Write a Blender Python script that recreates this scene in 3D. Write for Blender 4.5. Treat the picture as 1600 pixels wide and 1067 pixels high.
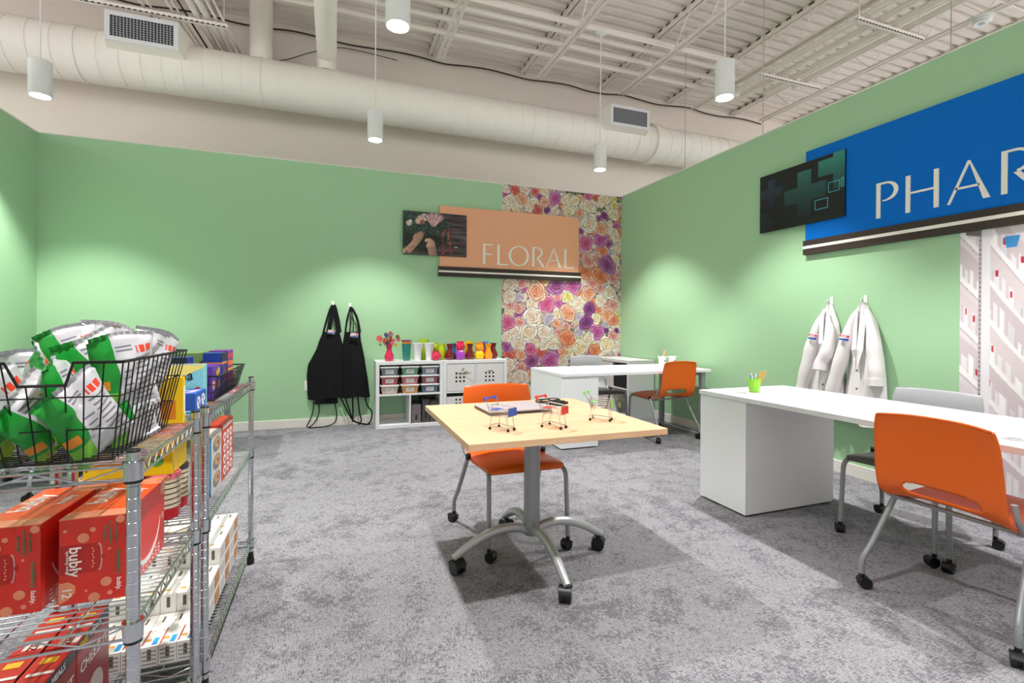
import bpy, bmesh, math, random
import numpy as np
from mathutils import Matrix, Vector
random.seed(7)
SC = bpy.context.scene
COL = SC.collection
for _o in list(bpy.data.objects):
    bpy.data.objects.remove(_o)
R = math.radians

# ------------------------------------------------------------------ camera
FPX = 758.59; YAW = R(20.102); PIT = R(-0.223); ROL = R(0.328)
cam_d = bpy.data.cameras.new('camera'); cam = bpy.data.objects.new('camera', cam_d); COL.objects.link(cam)
cam_d.sensor_width = 36.0; cam_d.lens = FPX / 1600 * 36; cam_d.shift_y = -23.83 / 1600
cam_d.clip_start = 0.02; cam_d.clip_end = 100
_F = Vector((math.sin(YAW) * math.cos(PIT), math.cos(YAW) * math.cos(PIT), math.sin(PIT)))
_r = Vector((math.cos(YAW), -math.sin(YAW), 0)); _u = _r.cross(_F)
_r2 = _r * math.cos(ROL) + _u * math.sin(ROL); _u2 = -_r * math.sin(ROL) + _u * math.cos(ROL)
cam.matrix_world = Matrix(((_r2.x, _u2.x, -_F.x, 0), (_r2.y, _u2.y, -_F.y, 0), (_r2.z, _u2.z, -_F.z, 1.2), (0, 0, 0, 1)))
SC.camera = cam
# ------------------------------------------------------------------ world + exposure
W = bpy.data.worlds.new('world'); SC.world = W; W.use_nodes = True
W.node_tree.nodes['Background'].inputs[0].default_value = (1.0, 0.985, 0.97, 1)
W.node_tree.nodes['Background'].inputs[1].default_value = 1.9
SC.view_settings.view_transform = 'Standard'; SC.view_settings.look = 'None'
SC.view_settings.exposure = 0.08; SC.view_settings.gamma = 1.0; SC.view_settings.use_curve_mapping = False
LAMP_W = 300.0

# ------------------------------------------------------------------ helpers
def lin(c):
    return tuple(((v / 255) / 12.92 if v / 255 <= 0.04045 else ((v / 255 + 0.055) / 1.055) ** 2.4) for v in c)
_mats = {}
def M(name, rgb=(200, 200, 200), rough=0.5, metal=0.0, noise=0.04, scale=40, spec=0.5, trans=0.0, alpha=1.0, emit=None, bump=0.0, coat=0.0):
    """principled material whose colour is broken up by a little procedural noise"""
    if name in _mats: return _mats[name]
    m = bpy.data.materials.new(name); m.use_nodes = True; nt = m.node_tree; b = nt.nodes['Principled BSDF']
    c = lin(rgb)
    b.inputs['Roughness'].default_value = rough; b.inputs['Metallic'].default_value = metal
    b.inputs['Specular IOR Level'].default_value = spec
    b.inputs['Transmission Weight'].default_value = trans; b.inputs['Alpha'].default_value = alpha
    b.inputs['Coat Weight'].default_value = coat
    tc = nt.nodes.new('ShaderNodeTexCoord'); n = nt.nodes.new('ShaderNodeTexNoise'); n.inputs['Scale'].default_value = scale
    n.inputs['Detail'].default_value = 3
    nt.links.new(tc.outputs['Object'], n.inputs['Vector'])
    mx = nt.nodes.new('ShaderNodeMix'); mx.data_type = 'RGBA'
    mx.inputs[6].default_value = tuple(v * (1 - noise) for v in c) + (1,); mx.inputs[7].default_value = tuple(min(1, v * (1 + noise)) for v in c) + (1,)
    nt.links.new(n.outputs['Fac'], mx.inputs[0]); nt.links.new(mx.outputs[2], b.inputs['Base Color'])
    if emit:
        b.inputs['Emission Color'].default_value = lin(emit[0]) + (1,); b.inputs['Emission Strength'].default_value = emit[1]
    if bump:
        bp = nt.nodes.new('ShaderNodeBump'); bp.inputs['Strength'].default_value = bump; bp.inputs['Distance'].default_value = 0.002
        nt.links.new(n.outputs['Fac'], bp.inputs['Height']); nt.links.new(bp.outputs[0], b.inputs['Normal'])
    _mats[name] = m
    return m
def attr_mat(name, rough=0.5):
    m = bpy.data.materials.new(name); m.use_nodes = True; nt = m.node_tree; b = nt.nodes['Principled BSDF']
    a = nt.nodes.new('ShaderNodeAttribute'); a.attribute_name = 'print'
    nt.links.new(a.outputs['Color'], b.inputs['Base Color']); b.inputs['Roughness'].default_value = rough
    return m
def tag(o, label=None, cat=None, group=None, kind=None):
    if label: o['label'] = label
    if cat: o['category'] = cat
    if group: o['group'] = group
    if kind: o['kind'] = kind
    return o
def T(name, label, cat, loc=(0, 0, 0), rz=0.0, group=None):
    o = bpy.data.objects.new(name, None); COL.objects.link(o); o.empty_display_size = 0.1
    o.location = loc; o.rotation_euler = (0, 0, rz)
    return tag(o, label, cat, group)
def mesh_obj(name, me, parent=None):
    o = bpy.data.objects.new(name, me); COL.objects.link(o)
    if parent is not None: o.parent = parent
    return o
def copy_tree(o, parent=None):
    c = o.copy(); COL.objects.link(c); c.parent = parent
    for ch in list(o.children): copy_tree(ch, c)
    return c

class MB:
    def __init__(s): s.v = []; s.f = []; s.m = []; s.k = 0
    def add(s, vs, fs):
        o = len(s.v); s.v += [tuple(p) for p in vs]
        for f in fs: s.f.append(tuple(i + o for i in f)); s.m.append(s.k)
        return s
    def mat(s, k): s.k = k; return s
    def box(s, x0, x1, y0, y1, z0, z1):
        return s.add([(x0, y0, z0), (x1, y0, z0), (x1, y1, z0), (x0, y1, z0), (x0, y0, z1), (x1, y0, z1), (x1, y1, z1), (x0, y1, z1)],
                     [(0, 3, 2, 1), (4, 5, 6, 7), (0, 1, 5, 4), (1, 2, 6, 5), (2, 3, 7, 6), (3, 0, 4, 7)])
    def tube(s, pts, r, n=8, caps=True, closed=False):
        P = [Vector(p) for p in pts]; N = len(P); vs = []; up = None
        rr = r if isinstance(r, (list, tuple)) else [r] * N
        for i, p in enumerate(P):
            if closed: d = P[(i + 1) % N] - P[i - 1]
            else: d = P[min(i + 1, N - 1)] - P[max(i - 1, 0)]
            d.normalize()
            if up is None:
                a = Vector((0, 0, 1)) if abs(d.z) < 0.9 else Vector((1, 0, 0)); up = (a - d * a.dot(d)).normalized()
            else:
                up = (up - d * up.dot(d)); up = up.normalized() if up.length > 1e-6 else d.orthogonal().normalized()
            sd = d.cross(up)
            for k in range(n):
                a = 2 * math.pi * k / n; vs.append(p + (up * math.cos(a) + sd * math.sin(a)) * rr[i])
        fs = []
        for i in range(N if closed else N - 1):
            j = (i + 1) % N
            for k in range(n): fs.append((i * n + k, i * n + (k + 1) % n, j * n + (k + 1) % n, j * n + k))
        if caps and not closed:
            fs.append(tuple(range(n - 1, -1, -1))); fs.append(tuple((N - 1) * n + k for k in range(n)))
        return s.add(vs, fs)
    def cyl(s, a, b, r, n=16, r2=None):
        return s.tube([a, b], [r, r if r2 is None else r2], n)
    def lathe(s, prof, c=(0, 0, 0), n=20, caps=False, sx=1, sy=1):
        vs = []; fs = []
        for (r, z) in prof:
            for k in range(n):
                a = 2 * math.pi * k / n; vs.append((c[0] + r * sx * math.cos(a), c[1] + r * sy * math.sin(a), c[2] + z))
        for i in range(len(prof) - 1):
            for k in range(n): fs.append((i * n + k, i * n + (k + 1) % n, (i + 1) * n + (k + 1) % n, (i + 1) * n + k))
        if caps: fs.append(tuple(range(n - 1, -1, -1))); fs.append(tuple((len(prof) - 1) * n + k for k in range(n)))
        return s.add(vs, fs)
    def prism(s, pts, fn, d0, d1):
        """2-D outline (counter-clockwise) extruded; fn(u, v, d) -> 3-D point"""
        n = len(pts)
        return s.add([fn(u, v, d0) for u, v in pts] + [fn(u, v, d1) for u, v in pts],
                     [tuple(range(n - 1, -1, -1)), tuple(range(n, 2 * n))] + [(i, (i + 1) % n, n + (i + 1) % n, n + i) for i in range(n)])
    def grid(s, fn, nu, nv, keep=None, matf=None, closeu=False):
        o = len(s.v)
        for j in range(nv + 1):
            for i in range(nu + (0 if closeu else 1)): s.v.append(tuple(fn(i / nu, j / nv)))
        w = nu if closeu else nu + 1
        for j in range(nv):
            for i in range(nu):
                if keep and not keep((i + .5) / nu, (j + .5) / nv): continue
                s.f.append((o + j * w + i, o + j * w + (i + 1) % w, o + (j + 1) * w + (i + 1) % w, o + (j + 1) * w + i))
                s.m.append(matf((i + .5) / nu, (j + .5) / nv) if matf else s.k)
        return s
    def mesh(s, name, mats, smooth=False):
        me = bpy.data.meshes.new(name); me.from_pydata(s.v, [], s.f)
        if not isinstance(mats, (list, tuple)): mats = [mats]
        for m in mats: me.materials.append(m)
        if any(s.m): me.polygons.foreach_set('material_index', s.m)
        if smooth:
            me.polygons.foreach_set('use_smooth', [True] * len(s.f)); me.update()
            me.set_sharp_from_angle(angle=R(40))
        me.validate(); me.update()
        return me
    def build(s, name, mats, parent=None, smooth=False, bevel=0.0, seg=2, solid=0.0):
        o = mesh_obj(name, s.mesh(name, mats, smooth), parent)
        if solid:
            md = o.modifiers.new('solidify', 'SOLIDIFY'); md.thickness = solid; md.offset = 0
        if bevel:
            md = o.modifiers.new('bevel', 'BEVEL'); md.width = bevel; md.segments = seg; md.limit_method = 'ANGLE'; md.angle_limit = R(50)
        return o
def bez(p0, p1, p2, n=8):
    p0, p1, p2 = Vector(p0), Vector(p1), Vector(p2)
    return [p0 * (1 - t) ** 2 + p1 * 2 * t * (1 - t) + p2 * t * t for t in [i / n for i in range(n + 1)]]
def smooth_path(pts, n=6):
    """Catmull-Rom through the points"""
    P = [Vector(p) for p in pts]; out = []
    for i in range(len(P) - 1):
        a = P[max(i - 1, 0)]; b = P[i]; c = P[i + 1]; d = P[min(i + 2, len(P) - 1)]
        for k in range(n):
            t = k / n
            out.append(0.5 * ((2 * b) + (c - a) * t + (2 * a - 5 * b + 4 * c - d) * t * t + (3 * b - a - 3 * c + d) * t ** 3))
    out.append(P[-1]); return out
_txt = {}
def text_mesh(body, size=1.0, shear=0.0, bold=0.0):
    key = (body, round(size, 4), shear, bold)
    if key not in _txt:
        cu = bpy.data.curves.new('t', 'FONT'); cu.body = body; cu.size = size; cu.align_x = 'CENTER'; cu.align_y = 'CENTER'
        cu.shear = shear; cu.offset = bold * size; cu.extrude = 0.0004; cu.resolution_u = 3
        o = bpy.data.objects.new('t', cu); COL.objects.link(o)
        dg = bpy.context.evaluated_depsgraph_get()
        me = bpy.data.meshes.new_from_object(o.evaluated_get(dg)); bpy.data.objects.remove(o); bpy.data.curves.remove(cu)
        _txt[key] = me
    return _txt[key]
def text(body, size, mat, parent, loc, rot, name='lettering', shear=0.0, bold=0.0, sx=1.0):
    me = text_mesh(body, size, shear, bold).copy(); me.materials.clear(); me.materials.append(mat)
    o = mesh_obj(name, me, parent); o.location = loc; o.rotation_euler = rot; o.scale = (sx, 1, 1)
    return o
FRONT = (R(90), 0, 0); RIGHT = (R(90), 0, R(90)); LEFT = (R(90), 0, R(-90))

# ------------------------------------------------------------------ dimensions
XL, XR, YB, HW = -2.74, 3.90, 6.07, 3.05
YW, ZD, ZJ = 6.92, 5.05, 4.65          # exterior wall, deck, joist underside

# ------------------------------------------------------------------ materials
white_lam = M('white_laminate', (238, 238, 242), 0.35, noise=0.01)
white_paint = M('white_paint', (235, 230, 224), 0.7, noise=0.02)
ceil_paint = M('ceiling_paint', (240, 231, 224), 0.75, noise=0.03, scale=6)
duct_paint = M('duct_paint', (240, 235, 226), 0.6, noise=0.03, scale=5)
green_paint = M('green_paint', (163, 203, 162), 0.55, noise=0.015, scale=3)
trim_paint = M('trim_paint', (232, 226, 220), 0.45, noise=0.01)
ext_paint = M('exterior_wall_paint', (236, 226, 216), 0.8, noise=0.03, scale=2)
grey_metal = M('grey_metal', (158, 160, 165), 0.38, metal=0.45, noise=0.03)
chrome = M('chrome', (205, 210, 215), 0.16, metal=1.0, noise=0.02)
black_plastic = M('black_plastic', (18, 18, 20), 0.4)
black_wire = M('black_wire', (14, 14, 16), 0.45)
dark_metal = M('dark_metal', (62, 58, 54), 0.5, metal=0.3)
orange_shell = M('orange_shell', (236, 100, 10), 0.38, noise=0.02, bump=0.05, scale=300)
grey_shell_lit = M('grey_shell_lit', (180, 180, 187), 0.45, noise=0.02)  # backrest of the grey chairs, lamp-lit tone put into the colour
grey_seat_shaded = M('grey_seat_shaded', (92, 90, 88), 0.45, noise=0.02)  # same grey plastic; the shade under the desk is put into the seat colour
maple = None

def carpet_material():
    m = bpy.data.materials.new('carpet'); m.use_nodes = True; nt = m.node_tree; L = nt.links; b = nt.nodes['Principled BSDF']
    N = nt.nodes.new; tc = N('ShaderNodeTexCoord')
    def noise(sc, scale=1.0, det=3, rough=0.6):
        mp = N('ShaderNodeMapping'); mp.inputs['Scale'].default_value = sc; L.new(tc.outputs['Object'], mp.inputs['Vector'])
        n = N('ShaderNodeTexNoise'); n.inputs['Scale'].default_value = scale; n.inputs['Detail'].default_value = det; n.inputs['Roughness'].default_value = rough
        L.new(mp.outputs[0], n.inputs['Vector']); return n.outputs['Fac']
    def math_(op, a, bb, cl=False):
        n = N('ShaderNodeMath'); n.operation = op; n.use_clamp = cl
        for i, x in enumerate((a, bb)):
            if isinstance(x, (int, float)): n.inputs[i].default_value = x
            else: L.new(x, n.inputs[i])
        return n.outputs[0]
    a = noise((34, 250, 1), 1.0, 4); c = noise((250, 34, 1), 1.0, 4); blot = noise((7, 7, 1), 1.0, 5, 0.75); big = noise((1, 1, 1), 1.6, 3)
    br = N('ShaderNodeTexBrick'); br.offset = 0.35; br.inputs['Scale'].default_value = 1.0
    br.inputs['Brick Width'].default_value = 0.92; br.inputs['Row Height'].default_value = 0.23; br.inputs['Mortar Size'].default_value = 0.0
    br.inputs['Color1'].default_value = (0, 0, 0, 1); br.inputs['Color2'].default_value = (1, 1, 1, 1)
    L.new(tc.outputs['Object'], br.inputs['Vector'])
    s = math_('ADD', math_('MULTIPLY', a, 0.62), math_('MULTIPLY', c, 0.62))
    s = math_('ADD', s, math_('MULTIPLY', blot, 0.50)); s = math_('ADD', s, math_('MULTIPLY', br.outputs['Color'], 0.045))
    s = math_('ADD', s, math_('MULTIPLY', big, 0.20))
    rp = N('ShaderNodeValToRGB'); e = rp.color_ramp.elements
    e[0].position = 0.78; e[0].color = lin((60, 59, 64)) + (1,); e[1].position = 1.24; e[1].color = lin((168, 166, 172)) + (1,)
    k = rp.color_ramp.elements.new(1.0); k.color = lin((103, 101, 107)) + (1,)
    L.new(s, rp.inputs[0]); L.new(rp.outputs[0], b.inputs['Base Color'])
    b.inputs['Roughness'].default_value = 0.95; b.inputs['Specular IOR Level'].default_value = 0.1
    bp = N('ShaderNodeBump'); bp.inputs['Strength'].default_value = 0.35; bp.inputs['Distance'].default_value = 0.004
    L.new(s, bp.inputs['Height']); L.new(bp.outputs[0], b.inputs['Normal'])
    return m
def wood_material():
    m = bpy.data.materials.new('maple_laminate'); m.use_nodes = True; nt = m.node_tree; L = nt.links; b = nt.nodes['Principled BSDF']
    N = nt.nodes.new; tc = N('ShaderNodeTexCoord'); mp = N('ShaderNodeMapping'); mp.inputs['Scale'].default_value = (2.2, 42, 20)
    L.new(tc.outputs['Object'], mp.inputs['Vector']); n = N('ShaderNodeTexNoise'); n.inputs['Scale'].default_value = 1.3; n.inputs['Detail'].default_value = 6
    n.inputs['Distortion'].default_value = 0.4; L.new(mp.outputs[0], n.inputs['Vector'])
    rp = N('ShaderNodeValToRGB'); e = rp.color_ramp.elements
    e[0].position = 0.3; e[0].color = lin((222, 174, 134)) + (1,); e[1].position = 0.7; e[1].color = lin((238, 199, 164)) + (1,)
    L.new(n.outputs['Fac'], rp.inputs[0]); L.new(rp.outputs[0], b.inputs['Base Color']); b.inputs['Roughness'].default_value = 0.42
    return m
maple = wood_material()

# ------------------------------------------------------------------ setting
def struct(name, mb, mat, bevel=0.0, parent=None):
    o = mb.build(name, mat, parent, bevel=bevel)
    if parent is None: o['kind'] = 'structure'
    return o
struct('floor', MB().box(-7, 11, -6, 7.1, -0.05, 0), carpet_material())
struct('wall_back', MB().box(XL - .12, XR + .12, YB, YB + .12, 0, HW), green_paint)
struct('wall_left', MB().box(XL - .12, XL, -2.4, YB, 0, HW), green_paint)
struct('wall_right', MB().box(XR, XR + .12, -2.4, YB, 0, HW), green_paint)
struct('wall_front', MB().box(XL - .12, XR + .12, -2.52, -2.4, 0, HW), white_paint)  # unseen partition added to screen low world light; white avoids green bounce
struct('trim_1', MB().box(XL - .125, XR + .125, YB - .004, YB + .125, HW, HW + .012), trim_paint)
struct('trim_2', MB().box(XL - .125, XL + .004, -2.4, YB - .004, HW, HW + .012), trim_paint)
struct('trim_3', MB().box(XR - .004, XR + .125, -2.4, YB - .004, HW, HW + .012), trim_paint)
struct('baseboard_back', MB().box(XL + .014, XR - .014, YB - .014, YB, 0, .1), trim_paint, bevel=.003)
struct('baseboard_left', MB().box(XL, XL + .014, -2.4, YB, 0, .1), trim_paint, bevel=.003)
struct('baseboard_right', MB().box(XR - .014, XR, -2.4, YB, 0, .1), trim_paint, bevel=.003)
struct('wall_exterior', MB().box(-7, 11, YW, YW + .2, 0, ZD + .05), ext_paint)

# corrugated steel deck (ribs along X)
mb = MB(); prof = []; y = -6.0
while y < YW:
    prof += [(y, ZD), (y + .085, ZD), (y + .1, ZD + .04), (y + .14, ZD + .04)]; y += .155
mb.add([(-7, a, b) for a, b in prof] + [(11, a, b) for a, b in prof], [(i, i + 1, len(prof) + i + 1, len(prof) + i) for i in range(len(prof) - 1)])
ceiling = mb.build('ceiling', ceil_paint); ceiling['kind'] = 'structure'
# solid roof above the deck, so no light leaks through the corrugation
MB().box(-7, 11, -6, YW + .2, ZD + .05, ZD + .2).build('roof_slab', ceil_paint, ceiling)
# open-web joists along Y
dark_slot = M('dark_slot', (52, 46, 42), 0.8)
def joist(x):
    j = MB(); y0, y1 = -6.0, YW - .02
    for s in (-1, 1): j.box(x + s * .012 - .002 + s * .018, x + s * .012 + .002 + s * .018, y0, 6.30, ZJ, ZJ + .04); j.box(min(x + s * .012, x + s * .052), max(x + s * .012, x + s * .052), y0, 6.30, ZJ, ZJ + .005)
    o = j.build('joist', ceil_paint, ceiling)
    t = MB()
    for s in (-1, 1): t.box(min(x + s * .012, x + s * .052), max(x + s * .012, x + s * .052), y0, y1, ZD - .05, ZD - .004)
    t.build('top_chord', ceil_paint, o)
    w = MB(); pts = []; yy = -1.0; k = 0
    while yy < 6.31:
        pts.append((x, yy, ZJ + .02 if k % 2 == 0 else ZD - .03)); yy += .305; k += 1
    w.tube(pts, .009, 6); w.tube([(x, pts[-1][1], pts[-1][2]), (x, YW - .1, ZD - .04)], .009, 6)
    w.build('web', ceil_paint, o)
    sl = MB(); yy = 0.0
    while yy < YW - .1:
        sl.box(x - .056, x - .0525, yy, yy + .07, ZD - .022, ZD - .003); yy += .155
    sl.build('deck_gap', dark_slot, o)['kind'] = 'stuff'
for jx in (-4.25, -2.85, -1.45, -.08, 1.283, 2.684, 4.03, 5.37, 6.76, 8.1): joist(jx)
# bridging rods across the joists
for by, bz in ((1.11, ZJ + .009), (3.08, ZJ + .009), (5.035, ZJ + .009), (-.87, ZJ + .009)):
    MB().tube([(-4.25, by, bz), (8.1, by, bz)], .009, 6).build('bridging_rod', ceil_paint, ceiling)
# ------------------------------------------------------------------ overhead services
def along(name, label, cat, p, q, r, mat=None, n=12, group=None):
    o = MB().cyl(p, q, r, n).build(name, mat or ceil_paint, None, smooth=True)
    return tag(o, label, cat, group)
YD, ZDU, RD = 6.46, 4.05, .272
duct = T('air_duct', 'large white round air duct running above the back partition', 'duct', (0, YD, ZDU))
mb = MB(); mb.cyl((-7, 0, 0), (9, 0, 0), RD, 40); mb.build('duct_body', duct_paint, duct, smooth=True)
k = 0; x = -5.0
while x < 8.2:
    big = k % 9 == 4
    s = MB()
    s.tube([(x, 0, 0), (x + .010, 0, 0)] if not big else [(x - .012, 0, 0), (x + .012, 0, 0)], RD + (.004 if not big else .008), 40)
    s.build('seam_band', duct_paint, duct, smooth=True); x += .19; k += 1
def register(x0, x1, name='register'):
    zc = .25
    h = MB()   # hood from the duct out to the face, rear end buried in the duct
    yf = -.40; z0, z1 = .02, .32
    h.add([(x0 - .09, -.02, -.06), (x1 + .09, -.02, -.06), (x1 + .09, -.02, .27), (x0 - .09, -.02, .27),
           (x0, yf, z0), (x1, yf, z0), (x1, yf, z1), (x0, yf, z1)],
          [(0, 1, 5, 4), (1, 2, 6, 5), (2, 3, 7, 6), (3, 0, 4, 7), (4, 5, 6, 7)])
    ho = h.build('register_hood', duct_paint, duct)
    f = MB(); w = .045
    f.box(x0, x1, yf - .012, yf, z0, z0 + w).box(x0, x1, yf - .012, yf, z1 - w, z1).box(x0, x0 + w, yf - .012, yf, z0 + w, z1 - w).box(x1 - w, x1, yf - .012, yf, z0 + w, z1 - w)
    f.build('frame', M('register_white', (222, 222, 226), .4), ho, bevel=.002)
    MB().box(x0 + w, x1 - w, yf - .002, yf - .0005, z0 + w, z1 - w).build('dark_throat', M('throat', (30, 32, 38), .8), ho)
    n = int((x1 - x0 - 2 * w) / .028); g = MB()
    for i in range(1, n): xx = x0 + w + (x1 - x0 - 2 * w) * i / n; g.box(xx - .004, xx + .004, yf - .010, yf - .003, z0 + w, z1 - w)
    for i in range(1, 9): zz = z0 + w + (z1 - z0 - 2 * w) * i / 9; g.box(x0 + w, x1 - w, yf - .007, yf - .004, zz - .0025, zz + .0025)
    g.build('louvres', M('louvre_grey', (160, 162, 168), .5), ho)
register(-2.20, -1.56); register(3.70, 4.36)
# take-off collar to the right of the second register
MB().tube([(4.62, 0, 0), (4.72, 0, 0)], RD + .03, 40).build('collar', duct_paint, duct, smooth=True)
path = [(0, -9.0, .31), (0, -.18, .31)] + [tuple(p) for p in bez((0, -.13, .31), (0, 0, .31), (0, 0, .20), 8)] + [(0, 0, .10)]
b = MB().tube(path, .115, 24).build('branch_duct', duct_paint, duct, smooth=True); b.location = (-.10, 0, .15)
MB().tube([(0, 0, .10), (0, 0, .13)], .135, 24).build('flange', duct_paint, b, smooth=True)
b = MB().cyl((0, 0, .05), (0, 0, .85), .125, 24).build('vertical_riser', duct_paint, duct, smooth=True); b.location = (-.83, .02, .15)
MB().tube([(0, 0, .10), (0, 0, .13)], .14, 24).build('flange', duct_paint, b, smooth=True)
for i, yy in enumerate((5.17, 5.36, 5.62, 5.90)):
    along('ceiling_pipe', ['nearest', 'second nearest', 'third nearest', 'farthest'][i] + ' of four white pipes crossing the roof joists', 'pipe',
          (-7, yy, ZJ + .13), (5.2 + .25 * i, yy, ZJ + .13), .036, n=14, group='pipes across the joists')
for i, xx in enumerate((5.42, 5.64, 5.86, 6.08)):
    along('ceiling_pipe', ['leftmost', 'second from left', 'third from left', 'rightmost'][i] + ' of four white pipes beyond the blue sign wall', 'pipe',
          (xx, -4, 4.58), (xx, 5.1 + .26 * (3 - i), 4.58), .038, n=14, group='pipes beyond the right wall')
def strut(x0, x1, y, z, label):
    t = T('strut_channel', label, 'strut', ((x0 + x1) / 2, y, z)); w = (x1 - x0) / 2
    c = MB(); c.box(-w, w, -.021, -.018, -.021, .021).box(-w, w, .018, .021, -.021, .021).box(-w, w, -.021, .021, -.021, -.018)
    c.build('channel', ceil_paint, t)
    s = MB(); n = int(2 * w / .05)
    for i in range(n): xx = -w + .02 + i * .05; s.box(xx, xx + .028, -.0225, -.0213, -.02, -.008)
    s.build('slots', dark_slot, t)['kind'] = 'stuff'
    for sx in (-1, 1): MB().cyl((sx * (w - .04), 0, 0), (sx * (w - .04), 0, ZD - z), .006, 6).build('hanger_rod', ceil_paint, t)
strut(-2.77, -1.10, 6.05, 4.42, 'long slotted steel strut hanging above the left air register')
strut(5.25, 6.32, 4.89, 4.50, 'slotted strut carrying the pipes, nearer the back wall')
strut(5.25, 6.32, 3.64, 4.50, 'slotted strut carrying the pipes, nearer the smoke detector')
for i, (xx, r, m) in enumerate(((-1.86, .012, 0), (-1.79, .010, 0), (-1.60, .012, 0), (-1.54, .010, 0), (-1.48, .010, 1), (-1.385, .032, 0), (-1.29, .034, 0), (-1.20, .015, 0), (-1.13, .013, 0))):
    along('conduit', '%s of nine conduits running over the long strut' % ['leftmost', 'second', 'third', 'fourth', 'black fifth', 'sixth, thick', 'seventh, thick', 'eighth', 'rightmost'][i], 'conduit',
          (xx - .45, 1.5, 4.55 + r), (xx + .07, 6.9, 4.45 + r), r, black_plastic if m else ceil_paint, 10, group='conduits over the strut')
pts = []
rr = random.Random(3)
for i in range(31):
    x = -2.5 + i * .33; pts.append((x, YW - .05, ZD - .10 - .02 * math.sin(i * 1.7) - .015 * rr.random()))
tag(MB().tube(smooth_path(pts, 3), .011, 6).build('ceiling_cable', M('cable_dark', (48, 42, 38), .7), None), 'dark cable bundle strung along the top of the exterior wall', 'cable')
pts = [(-1.3, 6.8, 4.46), (-.7, 6.82, 4.52), (-.3, 6.85, 4.72), (.1, 6.85, 4.86), (.8, 6.85, 4.83)]
tag(MB().tube(smooth_path(pts, 6), .006, 6).build('loose_cable', M('cable_green', (46, 62, 58), .7), None), 'thin dark loose cable drooping behind the branch duct', 'cable')
for i, (x, y) in enumerate(((4.55, 4.2), (4.3, 5.2), (4.9, 2.6))):
    tag(MB().cyl((x, y, 2.4), (x, y, ZD), .004, 6).build('hanger_wire', M('wire_grey', (170, 165, 160), .5), None), ['thin vertical wire behind the wall, right of the rear pendant', 'thin vertical wire behind the wall near the room corner', 'thin vertical wire above the blue pharmacy sign'][i], 'wire', 'wires behind the right wall')
t = T('smoke_detector', 'round white smoke detector under a joist at upper right', 'smoke detector', (6.76, 3.30, ZJ - .001))
MB().lathe([(0, -.07), (.07, -.07), (.085, -.055), (.085, -.03), (.10, -.03), (.10, 0), (0, 0)], n=28).build('housing', M('det_white', (232, 232, 236), .4), t, smooth=True)
MB().lathe([(0, -.076), (.028, -.076), (.032, -.069), (0, -.069)], n=16).build('sensor', M('det_grey', (176, 178, 186), .5), t, smooth=True)

# ------------------------------------------------------------------ pendant lamps
lamp_white = M('lamp_white', (228, 228, 230), .35, noise=.01)
lamp_glow = M('lamp_glow', (255, 255, 255), .3, emit=((255, 253, 248), 14.0))
def pendant(x, y, label):
    t = T('pendant_lamp', label, 'lamp', (x, y, 3.03), group='white cylinder pendants')
    r, h = .075, .285
    MB().lathe([(r - .006, .0), (r, .0), (r, h - .004), (r - .004, h), (0, h)], n=36).build('shade', lamp_white, t, smooth=True)
    MB().lathe([(r - .006, .0), (r - .008, .03), (r - .018, .035)], n=36).build('reflector', chrome, t, smooth=True)
    MB().lathe([(0, .012), (r - .012, .012), (r - .012, .016), (0, .016)], n=36).build('diffuser', lamp_glow, t, smooth=True)
    MB().cyl((0, 0, h), (0, 0, ZJ - 3.03 - .012), .0055, 8).build('stem', lamp_white, t, smooth=True)
    MB().lathe([(0, -.03), (.02, -.03), (.06, -.015), (.06, 0), (0, 0)], (0, 0, ZJ - 3.03), 24).build('canopy', lamp_white, t, smooth=True)
    ld = bpy.data.lights.new('pendant_spot', 'SPOT'); ld.energy = LAMP_W; ld.color = (1, .985, .96); ld.spot_size = R(94); ld.spot_blend = .5; ld.shadow_soft_size = .05
    lo = bpy.data.objects.new('pendant_spot', ld); COL.objects.link(lo); lo.parent = t; lo.location = (0, 0, .004)
for x, y, lb in ((-2.25, 5.03, 'pendant lamp at far left, beside the left air register'), (.36, 3.06, 'pendant lamp at top centre, cut by the picture edge'),
                 (.376, 5.03, 'pendant lamp above the black aprons, in front of the duct'), (2.94, 5.04, 'pendant lamp above the floral sign, with its round canopy in view'),
                 (2.94, 3.09, 'pendant lamp left of the blue pharmacy sign'), (-2.25, 3.07, 'pendant lamp out of view at left over the shelving'),
                 (.36, 1.10, 'pendant lamp out of view above the camera'), (2.94, 1.12, 'pendant lamp out of view over the near orange chair'), (-2.25, 1.10, 'pendant lamp out of view left of the camera'),
                 (.36, -.87, 'pendant lamp out of view behind the camera'), (2.94, -.87, 'pendant lamp out of view behind the camera at right'), (-2.25, -.87, 'pendant lamp out of view behind the camera at left')):
    pendant(x, y, lb)

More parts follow.
